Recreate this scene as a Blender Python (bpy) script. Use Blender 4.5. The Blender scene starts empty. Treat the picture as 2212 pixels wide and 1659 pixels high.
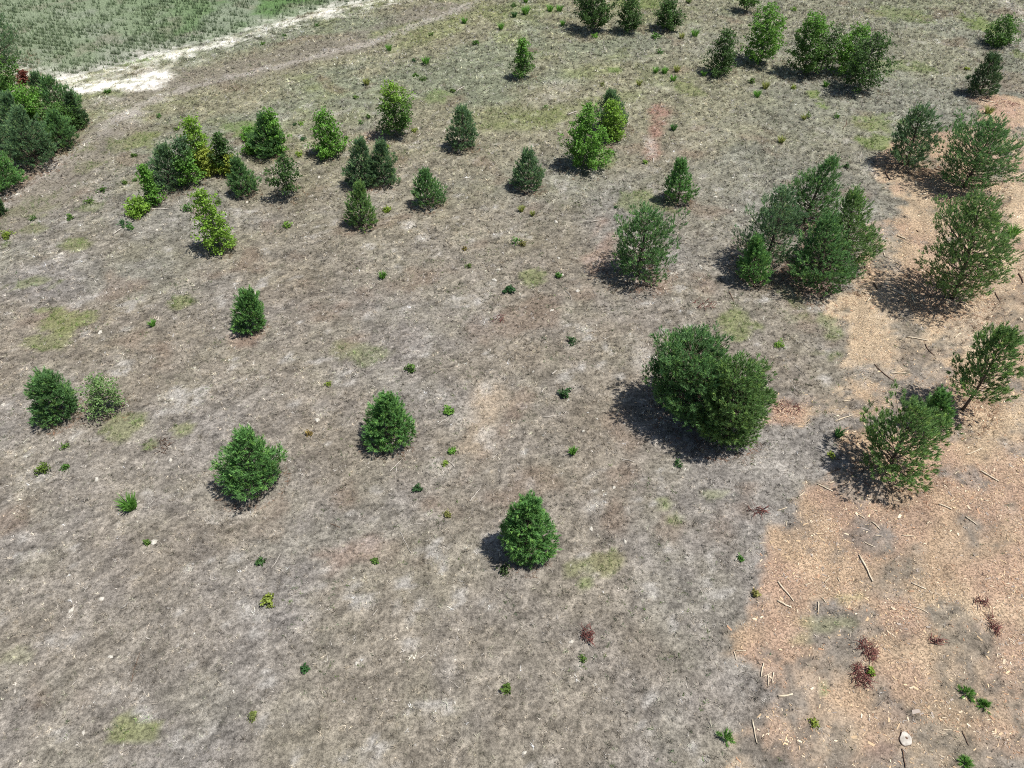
import bpy, math, random
import numpy as np
from mathutils import Vector

random.seed(7)
RNG = np.random.default_rng(11)
S = bpy.context.scene
COL = S.collection

# ------------------------------------------------------------------ camera
CAM_H = 25.0
PITCH = math.radians(46.0)           # below the horizon
FOV = math.radians(71.6)
cd = bpy.data.cameras.new('camera')
cam = bpy.data.objects.new('camera', cd)
COL.objects.link(cam)
cam.location = (0, 0, CAM_H)
cam.rotation_euler = (math.pi / 2 - PITCH, 0, 0)
cd.sensor_width = 36
cd.lens = 18 / math.tan(FOV / 2)
cd.clip_start = 0.1
cd.clip_end = 6000
S.camera = cam

# ------------------------------------------------------------------ daylight
SUN_SHIFT = (-0.42, 0.07)            # where the shadow of a 1 m post falls
elev = math.atan(1 / math.hypot(*SUN_SHIFT))
to_sun = Vector((-SUN_SHIFT[0], -SUN_SHIFT[1], 1)).normalized()
w = bpy.data.worlds.new('World')
S.world = w
w.use_nodes = True
nt = w.node_tree
sky = nt.nodes.new('ShaderNodeTexSky')
sky.sky_type = 'NISHITA'
sky.sun_disc = False
sky.sun_elevation = elev
sky.sun_rotation = math.atan2(to_sun.x, to_sun.y)
sky.air_density = 1.0
sky.dust_density = 1.2
nt.links.new(sky.outputs[0], nt.nodes['Background'].inputs[0])
nt.nodes['Background'].inputs[1].default_value = 0.07
sl = bpy.data.lights.new('sun', 'SUN')
sl.energy = 4.7
sl.angle = math.radians(0.53)
sl.color = (1.0, 0.965, 0.91)
sun = bpy.data.objects.new('sun', sl)
COL.objects.link(sun)
sun.location = (30, -20, 60)
sun.rotation_euler = to_sun.to_track_quat('Z', 'Y').to_euler()
S.view_settings.view_transform = 'Standard'
S.view_settings.look = 'None'
S.view_settings.gamma = 1
S.view_settings.use_curve_mapping = False
S.view_settings.exposure = 0.37
S.cycles.max_bounces = 6
S.cycles.diffuse_bounces = 3
S.cycles.transmission_bounces = 3
S.cycles.use_denoising = False
S.cycles.filter_width = 1.0

# ------------------------------------------------------------------ where a line of sight meets the ground
W0, H0 = 2212.0, 1659.0
FPX = W0 / 2 / math.tan(FOV / 2)
CP, SP = math.cos(PITCH), math.sin(PITCH)


def ray(x, y):
    a = (x - W0 / 2) / FPX
    b = -(y - H0 / 2) / FPX
    return np.array([a, CP + b * SP, -SP + b * CP])


def gp(x, y):
    r = ray(x, y)
    return r[:2] * (CAM_H / -r[2])


def depth_at(p, z=0.0):
    return p[1] * CP + (CAM_H - z) * SP


# ------------------------------------------------------------------ noise
def _hash(ix, iy, seed):
    h = (ix.astype(np.int64) * 374761393 + iy.astype(np.int64) * 668265263 + seed * 974711) & 0x7fffffff
    h = ((h ^ (h >> 13)) * 1274126177) & 0x7fffffff
    return ((h ^ (h >> 16)) & 0xffff) / 65535.0


def vnoise(x, y, seed):
    ix, iy = np.floor(x), np.floor(y)
    fx, fy = x - ix, y - iy
    fx = fx * fx * (3 - 2 * fx)
    fy = fy * fy * (3 - 2 * fy)
    a, b = _hash(ix, iy, seed), _hash(ix + 1, iy, seed)
    c, d = _hash(ix, iy + 1, seed), _hash(ix + 1, iy + 1, seed)
    return (a + (b - a) * fx) * (1 - fy) + (c + (d - c) * fx) * fy


def fbm(x, y, size, seed, octv=4):
    s, a, t = 0, 1.0, 0
    x, y = x / size, y / size
    x, y = x * 0.86 + y * 0.5, -x * 0.5 + y * 0.86
    for k in range(octv):
        s = s + a * vnoise(x + 17.3 * k, y + 5.1 * k, seed + k)
        t += a
        a *= 0.55
        x, y = x * 2.03, y * 2.03
    return s / t


def sm(a, b, v):
    t = np.clip((v - a) / (b - a), 0, 1)
    return t * t * (3 - 2 * t)


def poly_sd(X, Y, poly):
    """signed distance, positive inside"""
    P = np.array(poly)
    d = np.full(X.shape, 1e9)
    ins = np.zeros(X.shape, bool)
    n = len(P)
    for i in range(n):
        ax, ay = P[i]
        bx, by = P[(i + 1) % n]
        ex, ey = bx - ax, by - ay
        t = np.clip(((X - ax) * ex + (Y - ay) * ey) / (ex * ex + ey * ey + 1e-12), 0, 1)
        d = np.minimum(d, np.hypot(X - ax - t * ex, Y - ay - t * ey))
        if ay != by:
            c = ((ay > Y) != (by > Y)) & (X < (bx - ax) * (Y - ay) / (by - ay) + ax)
            ins ^= c
    return np.where(ins, d, -d)


def wp(pts):
    return [gp(x, y) for x, y in pts]


def line_d(X, Y, pts):
    P = np.array(pts)
    d = np.full(X.shape, 1e9)
    for i in range(len(P) - 1):
        ax, ay = P[i]
        bx, by = P[i + 1]
        ex, ey = bx - ax, by - ay
        t = np.clip(((X - ax) * ex + (Y - ay) * ey) / (ex * ex + ey * ey), 0, 1)
        d = np.minimum(d, np.hypot(X - ax - t * ex, Y - ay - t * ey))
    return d


# ------------------------------------------------------------------ land cover
FIELD = wp([(-260, -60), (-120, 175), (20, 140), (120, 168), (200, 158), (330, 122), (470, 86), (600, 48), (700, 22), (800, 3), (900, -22), (1000, -50)])
SAND_A = wp([(20, 150), (60, 160), (150, 168), (230, 148), (330, 122), (430, 98), (560, 62), (650, 34), (740, 14), (835, -4),
             (838, 3), (745, 24), (655, 46), (560, 74), (430, 112), (330, 140), (235, 166), (150, 178), (60, 166)])
SAND_B = wp([(130, 195), (175, 183), (250, 170), (300, 158), (362, 150), (372, 160), (352, 176), (334, 192), (280, 196), (220, 200), (160, 207)])
TRACK = wp([(-60, 520), (20, 462), (110, 385), (205, 300), (255, 262), (330, 200), (420, 168), (600, 130), (760, 92), (900, 44), (1030, -8), (1130, -50)])
RUT = wp([(-40, 475), (60, 405), (150, 335), (225, 275), (300, 232), (350, 206), (480, 172), (640, 134), (800, 92), (950, 38), (1040, -4)])
MULCH = wp([(2400, 150), (2212, 205), (2130, 208), (2095, 212), (2130, 232), (2100, 262), (2010, 275), (1935, 300), (1880, 345), (1892, 378),
            (1920, 402), (1938, 432), (1925, 462), (1882, 490), (1872, 560), (1838, 600), (1812, 640), (1800, 690),
            (1832, 740), (1838, 800), (1838, 846), (1740, 855), (1672, 862), (1662, 905), (1740, 912), (1835, 895), (1800, 930), (1800, 1000),
            (1775, 1040), (1712, 1100), (1660, 1150), (1645, 1200), (1640, 1280), (1650, 1300), (1610, 1380), (1570, 1415), (1640, 1440), (1645, 1490),
            (1620, 1560), (1600, 1680), (2400, 1680)])
# grassy islands left standing in the cleared strip, with strength
ISLES = [([(1898, 620), (1925, 600), (1960, 650), (1985, 720), (2000, 790), (1980, 800), (1940, 760), (1905, 690)], .8),
         ([(1740, 1330), (1800, 1310), (1870, 1350), (1870, 1420), (1780, 1440), (1720, 1400)], .75),
         ([(1690, 1450), (1760, 1410), (1850, 1420), (1830, 1470), (1740, 1500), (1700, 1560), (1680, 1490)], .85),
         ([(1740, 1520), (1850, 1570), (1860, 1640), (1880, 1700), (1700, 1700), (1700, 1580)], 1.),
         ([(1890, 1270), (1925, 1210), (1965, 1190), (1960, 1240), (1925, 1280)], 1.),
         ([(2020, 1390), (2080, 1350), (2140, 1380), (2180, 1450), (2212, 1480), (2212, 1530), (2100, 1540), (2030, 1480)], .85),
         ([(1900, 1600), (1990, 1590), (2100, 1600), (2212, 1590), (2212, 1700), (1905, 1700)], .9),
         ([(1700, 1160), (1730, 1120), (1780, 1120), (1745, 1190)], .5),
         ([(2090, 690), (2150, 640), (2212, 560), (2260, 500), (2260, 760), (2180, 720)], .75),
         ([(2130, 420), (2180, 430), (2212, 520), (2170, 540), (2120, 460)], .7),
         ([(2140, 870), (2212, 800), (2260, 800), (2260, 880), (2200, 900)], .6),
         ([(2020, 330), (1960, 330), (1900, 350), (1920, 330), (2010, 300)], .3),
         ([(2060, 1130), (2190, 1080), (2230, 1160), (2120, 1240), (2050, 1200)], .35)]
SANDY = [([(2050, 690), (2110, 660), (2150, 650), (2130, 700), (2090, 760), (2060, 740)], .7),
         ([(2150, 560), (2175, 600), (2165, 640), (2140, 600)], .5),
         ([(1035, 826), (1072, 828), (1108, 858), (1075, 925), (1062, 985), (1012, 998), (985, 970), (1010, 890)], .8)]
PINK = [([(1406, 222), (1436, 222), (1436, 300), (1424, 348), (1390, 348), (1396, 280)], 1.),
        ([(1255, 560), (1320, 505), (1330, 540), (1280, 600)], .5), ([(1390, 590), (1450, 600), (1430, 632), (1380, 625)], .45),
        ([(1290, 470), (1330, 450), (1320, 480), (1280, 510)], .4),
        ([(1665, 862), (1760, 858), (1740, 905), (1670, 915)], .55), ([(1690, 560), (1790, 560), (1800, 640), (1700, 640)], .6),
        ([(1730, 470), (1770, 480), (1750, 560), (1715, 540)], .7), ([(160, 290), (180, 290), (130, 345), (80, 390), (10, 430), (0, 420), (50, 370)], .45),
        ([(690, 1200), (750, 1180), (810, 1170), (800, 1200), (720, 1235)], .4), ([(500, 725), (560, 720), (560, 745), (505, 750)], .45),
        ([(790, 290), (850, 280), (840, 295), (780, 305)], .4), ([(2085, 210), (2150, 205), (2212, 230), (2212, 260), (2120, 238)], .7),
        ([(1010, 990), (1130, 840), (1150, 850), (1090, 960), (1000, 1040)], .25),
        ([(2060, 1230), (2212, 1180), (2212, 1330), (2100, 1310)], .4), ([(1860, 1540), (1920, 1480), (1990, 1560), (1930, 1650), (1860, 1620)], .45)]
# patches of fresh yellow-green grass: centre, half width, half height (photo px), strength, greenness
GREEN = [(290, 1580, 48, 36, .95, .2), (140, 690, 48, 22, .9, .2), (115, 735, 42, 18, .8, .2), (62, 612, 40, 14, .7, .3), (390, 650, 20, 12, .85, .25), (268, 925, 48, 26, .7, .2),
         (328, 958, 17, 12, .9, .4), (392, 926, 18, 12, .75, .2), (735, 755, 28, 26, .45, .2), (800, 765, 38, 22, .5, .4),
         (1432, 1085, 24, 30, .75, .5), (1455, 1125, 22, 20, .6, .5), (1535, 1068, 34, 10, .6, .3), (1282, 1220, 42, 25, .7, .2), (1262, 1258, 12, 12, .8, .5),
         (1590, 692, 38, 34, .85, .35), (1390, 432, 48, 24, .6, .35), (1155, 598, 20, 13, .8, .4), (1325, 150, 18, 8, .9, .7),
         (1480, 190, 30, 14, .5, .25), (1760, 203, 24, 13, .85, .5), (1780, 230, 14, 9, .8, .6), (1950, 145, 65, 16, .5, .5), (1885, 262, 65, 20, .6, .35), (1895, 308, 34, 18, .8, .5),
         (1940, 30, 50, 16, .5, .4), (2132, 60, 28, 20, .85, .5), (280, 306, 48, 17, .75, .25), (188, 355, 24, 16, .75, .15),
         (172, 322, 34, 12, .7, .25), (72, 452, 46, 36, .7, .2), (72, 490, 26, 16, .6, .2), (155, 530, 32, 14, .75, .2), (195, 447, 22, 10, .6, .5),
         (520, 278, 34, 16, .7, .7), (938, 205, 30, 14, .55, .6), (1090, 255, 120, 26, .35, .3), (1345, 340, 0.1, .1, 0, 0), (1303, 345, 24, 24, .7, .6),
         (1782, 690, 26, 45, .65, .4), (1795, 770, 30, 22, .65, .35), (1730, 660, 40, 40, .35, .5), (1780, 1345, 55, 22, .45, .4), (1780, 1490, 20, 14, .85, .8),
         (280, 132, 45, 6, .6, .7), (1395, 4, 45, 14, .7, .5), (1690, 495, 20, 10, .5, .3), (655, 1610, 10, 8, .3, .2), (10, 530, 12, 8, .8, .5),
         (1845, 1290, 36, 14, .3, .5), (1000, 30, 80, 20, .3, .1), (870, 75, 70, 18, .3, .1), (1720, 1380, 40, 16, .3, .6), (30, 1415, 40, 22, .35, .15), (2200, 120, 12, 10, .6, .5)]
WHITE = [(268, 250, 34, 12, .9), (230, 285, 26, 10, .6), (170, 345, 24, 10, .5), (110, 380, 30, 12, .45), (40, 440, 26, 10, .5), (240, 215, 40, 8, .6), (120, 455, 20, 12, .3), (1406, 318, 15, 26, .5), (883, 486, 13, 12, .9), (912, 514, 14, 9, .9), (942, 547, 16, 9, .95), (1050, 948, 24, 24, .9), (702, 1228, 18, 16, .8), (1052, 842, 24, 18, .7),
         (1000, 910, 34, 26, .25), (690, 885, 24, 18, .4), (1240, 840, 12, 10, .4), (16, 520, 14, 9, .9), (830, 415, 40, 10, .3), (1390, 780, 30, 30, .45),
         (1370, 742, 30, 22, .25), (1800, 1010, 30, 14, .3), (1660, 1000, 60, 40, .32), (620, 250, 40, 8, .3), (720, 245, 34, 9, .45), (1210, 185, 40, 20, .3),
         (1180, 215, 50, 12, .3), (130, 560, 14, 12, .5), (60, 800, 30, 14, .3), (25, 330, 20, 12, .2), (120, 410, 40, 12, .35), (940, 1110, 22, 10, .7), (950, 1010, 40, 30, .3),
         (1255, 1440, 16, 12, .4), (780, 1430, 16, 12, .5), (975, 1445, 14, 30, .35), (240, 1490, 22, 12, .35), (1860, 800, 30, 20, .2), (1590, 1440, 34, 22, .35),
         (1540, 285, 30, 12, .25), (1880, 370, 14, 20, .5), (1955, 280, 24, 7, .6), (500, 1110, 60, 20, .25), (2195, 20, 16, 40, .5), (2180, 80, 16, 30, .35), (250, 230, 60, 14, .3), (310, 245, 26, 8, .7), (290, 262, 24, 7, .75), (345, 215, 34, 8, .5), (400, 185, 30, 8, .35),
         (570, 1082, 12, 7, .7), (60, 1500, 30, 20, .25)]


def ell(X, Y, cx, cy, rx, ry):
    c = gp(cx, cy)
    a = np.hypot(*(gp(cx + rx, cy) - c))
    b = max(0.05, (gp(cx, cy - ry) - gp(cx, cy + ry))[1] / 2)
    return np.hypot((X - c[0]) / a, (Y - c[1]) / b)


def cover(X, Y):
    """land cover at ground points: (colour, weights)"""
    X = np.asarray(X, float)
    Y = np.asarray(Y, float)
    n1, n2, n3 = fbm(X, Y, 9, 1), fbm(X, Y, 5, 21), fbm(X, Y, 2.2, 41)
    n4, n5, n6 = fbm(X, Y, .8, 61, 3), fbm(X, Y, 16, 81), fbm(X * .8 - Y * .6, (X * .6 + Y * .8) * .22, .8, 101, 3)
    nf = fbm(X, Y, .42, 131, 2)
    c = lambda *v: np.array(v)[None, :]

    def mix(a, b, t):
        return a + (b - a) * np.clip(t, 0, 1)[:, None]
    far = sm(30, 58, Y + (n5 - .5) * 22)
    base = mix(c(.296, .262, .212), c(.288, .266, .240), sm(.36, .66, n1))           # tan thatch to grey lichen
    base = mix(base, c(.255, .212, .158), sm(.45, .75, n2) * .4)                      # browner dead stems
    base = mix(base, c(.255, .240, .175), sm(.48, .7, n3) * .3)                       # olive
    farc = mix(c(.292, .282, .182), c(.240, .264, .172), sm(.42, .6, n1))
    farc = mix(farc, c(.235, .275, .100), sm(.52, .66, n2) * .55)
    farc = mix(farc, c(.265, .272, .198), sm(5, 30, X) * .65)
    base = mix(base, farc, far * .85)
    grey_g = sm(8, 16, X) * sm(24, 34, Y) * (1 - sm(64, 76, Y)) * sm(.38, .55, n2 * .5 + n1 * .5)
    base = mix(base, c(.268, .262, .222), grey_g * .6)                               # grey-green turf, right of centre
    base = base * (0.88 + .24 * n3)[:, None] * (.84 + .32 * n6)[:, None] * (.88 + .24 * n4)[:, None] * (.80 + .40 * nf)[:, None]
    lil = sm(.52, .72, fbm(X, Y, 1.6, 231, 3)) * (1 - far)
    base = mix(base, c(.310, .285, .268), lil * .22)
    # bleached spots, everywhere sparse
    fine = fbm(X, Y, .19, 511, 2)
    base = base * (.36 + 1.28 * fine)[:, None]
    spot = sm(.62, .72, n4 * .6 + nf * .2 + n3 * .2) * .8 * (1 - far * .6)
    base = mix(base, c(.48, .455, .415), spot * (.5 + fine))
    rd = sm(.66, .78, fbm(X, Y, 3.1, 151, 3)) * .4
    base = mix(base, c(.26, .185, .135), rd)
    edge = (n3 - .5) * 1.6 + (n4 - .5) * 1.0
    # mulch strip
    mu = sm(-.35, .45, poly_sd(X, Y, MULCH) + edge * 1.2)
    isl = np.zeros(X.shape)
    for p, k in ISLES:
        isl = np.maximum(isl, k * sm(-.4, .5, poly_sd(X, Y, wp(p)) + edge * 1.2))
        mu = mu * (1 - .55 * k * sm(-.4, .5, poly_sd(X, Y, wp(p)) + edge * 1.2))
    mu = mu * (1 - .55 * sm(.52, .66, fbm(X, Y, 2.0, 171))) * (.8 + .4 * n4)
    fine = fbm(X, Y, .19, 511, 2)
    mu = np.clip(mu, 0, 1)
    mu = .35 * mu + .65 * mu ** .5 * sm(.32, .62, mu + (fine - .5) * 1.1 + (nf - .5) * .8)
    mc = mix(c(.350, .255, .172), c(.418, .322, .218), sm(.4, .62, n2))
    sw = fbm(X * .97 - Y * .2 + np.sin(Y * .12) * 1.2, (Y * .97 + X * .2) * .12, .55, 701, 3)
    mc = mc * (.72 + .56 * sw)[:, None]
    mc = mix(mc, c(.325, .222, .165), sm(.46, .66, fbm(X, Y, 3, 191)) * .7)
    base = mix(base, c(.235, .195, .150) * (.7 + .6 * n4[:, None]), isl * .5)
    base = mix(base, mc * .94 * (.72 + .56 * n4)[:, None], mu)
    for p, k in PINK:
        base = mix(base, c(.360, .235, .180), k * sm(-.3, .4, poly_sd(X, Y, wp(p)) + edge * .7) * (.5 + .5 * sm(.30, .5, n4)))
    for p, k in SANDY:
        base = mix(base, c(.50, .40, .29), k * sm(-.4, .5, poly_sd(X, Y, wp(p)) + edge) * (.6 + .4 * n4))
    gr = np.zeros(X.shape)
    for cx, cy, rx, ry, k, g in GREEN:
        m = k * sm(1.15, .75, ell(X, Y, cx, cy, rx, ry) + (n3 - .5) * 1.7 + (n4 - .5) * 1.7)
        base = mix(base, mix(c(.275, .282, .120), c(.175, .265, .080), np.full(X.shape, g)), m * (.7 + .25 * far) * (.55 + .9 * fine))
        gr = np.maximum(gr, m)
    for cx, cy, rx, ry, k in WHITE:
        m = k * sm(1.3, .5, ell(X, Y, cx, cy, rx, ry) + (n4 - .5) * 1.4)
        base = mix(base, c(.60, .56, .50), m * sm(.25, .6, nf * .6 + n4 * .4))
    # wheel track
    td = line_d(X, Y, TRACK)
    tk = sm(3.4, 1.2, td + (n3 - .5) * 2.4) * (1 - .6 * sm(.45, .65, n2))
    base = mix(base, c(.240, .210, .178) * (.75 + .5 * n4[:, None]), tk * .62 * (.6 + .8 * nf))
    base = mix(base, c(.50, .46, .41), sm(.7, .15, line_d(X, Y, RUT) + (n4 - .5) * 1.8) * .55)
    # crop field beyond
    fi = sm(-.3, .3, poly_sd(X, Y, FIELD) + edge * .5)
    fc = mix(c(.265, .320, .205), c(.140, .240, .090), sm(-42, -22, X + (n1 - .5) * 8 + (Y - 70) * .4) * sm(64, 70, Y + (n1 - .5) * 8))
    fc = mix(fc, c(.325, .350, .275), sm(.5, .66, n2) * .7)
    fc = mix(fc, c(.27, .25, .19), sm(.55, .68, n3) * .5)
    sd = poly_sd(X, Y, SAND_A)
    fc = mix(fc, c(.48, .46, .40), sm(-3.5, 0, sd + (n3 - .5) * 4) * .6)
    base = mix(base, fc * (.85 + .3 * n4)[:, None], fi)
    sb = sm(-.5, .6, poly_sd(X, Y, SAND_B) + edge * 1.5) * (1 - .6 * sm(.47, .58, n4 * .6 + nf * .4))
    sa = sm(-.5, .9, sd + edge * 1.5) * .9
    sa = sa * (1 - .85 * sm(.43, .58, n4 * .5 + nf * .5)) 
    sa = np.maximum(sa, .5 * sm(-3.0, .2, sd + (n3 - .5) * 3) * sm(.48, .6, n4 * .5 + nf * .5))
    sa = np.maximum(sa, sb)
    base = mix(base, c(.82, .79, .72), sa)
    return base, mu, sa, fi, gr, tk


def hgt(X, Y):
    X = np.asarray(X, float)
    Y = np.asarray(Y, float)
    return (fbm(X, Y, 6, 301) - .5) * .22 + (fbm(X, Y, 1.1, 331, 3) - .5) * .10


# ------------------------------------------------------------------ materials
def new_mat(name):
    m = bpy.data.materials.new(name)
    m.use_nodes = True
    t = m.node_tree
    t.nodes.clear()
    out = t.nodes.new('ShaderNodeOutputMaterial')
    return m, t, out


def N(t, kind, **kw):
    n = t.nodes.new(kind)
    for k, v in kw.items():
        if k.startswith('i_'):
            n.inputs[int(k[2:])].default_value = v
        else:
            setattr(n, k, v)
    return n


def leaf_mat(name, trans=.35, rough=.6, spec=.25):
    m, t, out = new_mat(name)
    a = N(t, 'ShaderNodeAttribute', attribute_name='Col')
    p = t.nodes.new('ShaderNodeBsdfPrincipled')
    p.inputs['Roughness'].default_value = rough
    p.inputs['Specular IOR Level'].default_value = spec
    tr = t.nodes.new('ShaderNodeBsdfTranslucent')
    mx = t.nodes.new('ShaderNodeMixShader')
    mx.inputs[0].default_value = trans
    hs = N(t, 'ShaderNodeHueSaturation')
    hs.inputs['Hue'].default_value = .485
    hs.inputs['Value'].default_value = 1.3
    L = t.links.new
    L(a.outputs['Color'], p.inputs['Base Color'])
    L(a.outputs['Color'], hs.inputs['Color'])
    L(hs.outputs[0], tr.inputs['Color'])
    L(p.outputs[0], mx.inputs[1])
    L(tr.outputs[0], mx.inputs[2])
    L(mx.outputs[0], out.inputs[0])
    return m


def ground_mat():
    m, t, out = new_mat('ground_cover')
    L = t.links.new
    a = N(t, 'ShaderNodeAttribute', attribute_name='Col')
    chip = N(t, 'ShaderNodeAttribute', attribute_name='chip')
    pos = N(t, 'ShaderNodeNewGeometry')
    p = t.nodes.new('ShaderNodeBsdfPrincipled')
    p.inputs['Roughness'].default_value = .95
    p.inputs['Specular IOR Level'].default_value = .1
    n1 = N(t, 'ShaderNodeTexNoise'); n1.inputs['Scale'].default_value = 7; n1.inputs['Detail'].default_value = 5; n1.inputs['Roughness'].default_value = .75
    n2 = N(t, 'ShaderNodeTexNoise'); n2.inputs['Scale'].default_value = 26; n2.inputs['Detail'].default_value = 3
    L(pos.outputs['Position'], n1.inputs['Vector'])
    L(pos.outputs['Position'], n2.inputs['Vector'])
    r1 = N(t, 'ShaderNodeMapRange'); r1.inputs['From Min'].default_value = .3; r1.inputs['From Max'].default_value = .72; r1.inputs['To Min'].default_value = .30; r1.inputs['To Max'].default_value = 1.7
    r2 = N(t, 'ShaderNodeMapRange'); r2.inputs['From Min'].default_value = .3; r2.inputs['From Max'].default_value = .7; r2.inputs['To Min'].default_value = .7; r2.inputs['To Max'].default_value = 1.3
    L(n1.outputs[0], r1.inputs[0]); L(n2.outputs[0], r2.inputs[0])
    mu = N(t, 'ShaderNodeMath', operation='MULTIPLY'); L(r1.outputs[0], mu.inputs[0]); L(r2.outputs[0], mu.inputs[1])
    # wood fibre fragments in the mulch
    vo = N(t, 'ShaderNodeTexVoronoi'); vo.inputs['Scale'].default_value = 21
    L(pos.outputs['Position'], vo.inputs['Vector'])
    vr = N(t, 'ShaderNodeSeparateColor'); L(vo.outputs['Color'], vr.inputs[0])
    vm = N(t, 'ShaderNodeMapRange'); vm.inputs['To Min'].default_value = .5; vm.inputs['To Max'].default_value = 1.5
    L(vr.outputs[0], vm.inputs[0])
    mix = N(t, 'ShaderNodeMix'); mix.data_type = 'FLOAT'
    L(chip.outputs['Fac'], mix.inputs[0]); L(mu.outputs[0], mix.inputs[2]); L(vm.outputs[0], mix.inputs[3])
    sc = N(t, 'ShaderNodeVectorMath', operation='SCALE')
    L(a.outputs['Color'], sc.inputs[0]); L(mix.outputs[0], sc.inputs['Scale'])
    L(sc.outputs[0], p.inputs['Base Color'])
    b = N(t, 'ShaderNodeBump'); b.inputs['Strength'].default_value = .8; b.inputs['Distance'].default_value = .05
    L(n1.outputs[0], b.inputs['Height']); L(b.outputs[0], p.inputs['Normal'])
    L(p.outputs[0], out.inputs[0])
    return m


def bark_mat(name, ca, cb, scale=9):
    m, t, out = new_mat(name)
    L = t.links.new
    tc = N(t, 'ShaderNodeTexCoord')
    n = N(t, 'ShaderNodeTexNoise'); n.inputs['Scale'].default_value = scale; n.inputs['Detail'].default_value = 6
    L(tc.outputs['Object'], n.inputs['Vector'])
    r = N(t, 'ShaderNodeValToRGB')
    r.color_ramp.elements[0].position = .35; r.color_ramp.elements[1].position = .68
    r.color_ramp.elements[0].color = (*ca, 1); r.color_ramp.elements[1].color = (*cb, 1)
    L(n.outputs[0], r.inputs[0])
    p = t.nodes.new('ShaderNodeBsdfPrincipled'); p.inputs['Roughness'].default_value = .9; p.inputs['Specular IOR Level'].default_value = .15
    L(r.outputs[0], p.inputs['Base Color'])
    b = N(t, 'ShaderNodeBump'); b.inputs['Strength'].default_value = .6; b.inputs['Distance'].default_value = .02
    L(n.outputs[0], b.inputs['Height']); L(b.outputs[0], p.inputs['Normal'])
    L(p.outputs[0], out.inputs[0])
    return m


M_GROUND = ground_mat()
M_NEEDLE = leaf_mat('pine_needles', .28, .5, .3)
M_LEAF = leaf_mat('broad_leaves', .38, .5, .3)
M_GRASS = leaf_mat('grass_blades', .25, .8, .1)
M_CHIP = leaf_mat('wood_fragments', .0, .9, .1)
M_BARK = bark_mat('pine_bark', (.07, .05, .04), (.17, .13, .105))
M_GREYBARK = bark_mat('grey_bark', (.13, .115, .10), (.30, .28, .25))
M_PALEWOOD = bark_mat('pale_wood', (.46, .38, .27), (.70, .61, .47), 6)
M_GREYWOOD = bark_mat('weathered_wood', (.32, .29, .25), (.55, .51, .45), 6)
M_DARKWOOD = bark_mat('brown_stick_bark', (.09, .06, .045), (.20, .13, .09), 6)
M_REDTWIG = bark_mat('red_dead_needles', (.11, .042, .038), (.26, .115, .095), 4)
M_STONE = bark_mat('pale_stone', (.40, .375, .32), (.60, .57, .50), 7)


# ------------------------------------------------------------------ mesh helpers
def mesh_from(name, V, F, cols=None, mat=None, k=3, smooth=False, extra=None):
    """V (n,3), F (m,k); cols per vertex"""
    V = np.ascontiguousarray(V, np.float32)
    F = np.ascontiguousarray(F, np.int32)
    me = bpy.data.meshes.new(name)
    me.vertices.add(len(V))
    me.vertices.foreach_set('co', V.ravel())
    me.loops.add(F.size)
    me.loops.foreach_set('vertex_index', F.ravel())
    me.polygons.add(len(F))
    me.polygons.foreach_set('loop_start', np.arange(len(F), dtype=np.int32) * k)
    me.polygons.foreach_set('use_smooth', np.full(len(F), bool(smooth)))
    me.update(calc_edges=True)
    if cols is not None:
        a = me.attributes.new('Col', 'FLOAT_COLOR', 'POINT')
        c4 = np.ones((len(V), 4), np.float32)
        c4[:, :3] = np.clip(cols, 0.005, .95)
        a.data.foreach_set('color', c4.ravel())
    for nm, v in (extra or {}).items():
        a = me.attributes.new(nm, 'FLOAT', 'POINT')
        a.data.foreach_set('value', np.ascontiguousarray(v, np.float32))
    if mat:
        me.materials.append(mat)
    return me


def link(name, me, parent=None, loc=None):
    o = bpy.data.objects.new(name, me)
    COL.objects.link(o)
    if parent:
        o.parent = parent
    if loc is not None:
        o.location = loc
    return o


def tag(o, label=None, cat=None, group=None, kind=None):
    for k, v in (('label', label), ('category', cat), ('group', group), ('kind', kind)):
        if v:
            o[k] = v
    return o


def norm(v):
    return v / (np.linalg.norm(v, axis=-1, keepdims=True) + 1e-9)


class Tubes:
    def __init__(self):
        self.V, self.F, self.n = [], [], 0

    def add(self, pts, radii, sides=5):
        pts = np.asarray(pts, float)
        m = len(pts)
        tan = norm(np.gradient(pts, axis=0))
        ref = np.array([0.31, .17, 1.0]) if abs(tan[0][2]) < .9 else np.array([1., .2, 0])
        u = norm(np.cross(tan, ref))
        v = np.cross(tan, u)
        a = np.arange(sides) * 2 * math.pi / sides
        ring = pts[:, None, :] + (u[:, None, :] * np.cos(a)[None, :, None] + v[:, None, :] * np.sin(a)[None, :, None]) * np.asarray(radii)[:, None, None]
        self.V.append(ring.reshape(-1, 3))
        for i in range(m - 1):
            for j in range(sides):
                q = self.n + i * sides + j
                r = self.n + i * sides + (j + 1) % sides
                self.F.append((q, r, r + sides)); self.F.append((q, r + sides, q + sides))
        for e in (0, m - 1):
            c = self.n + e * sides
            for j in range(1, sides - 1):
                self.F.append((c, c + j + 1, c + j) if e == 0 else (c, c + j, c + j + 1))
        self.n += m * sides

    def mesh(self, name, mat, smooth=True):
        return mesh_from(name, np.concatenate(self.V), np.array(self.F), None, mat, 3, smooth)


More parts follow.
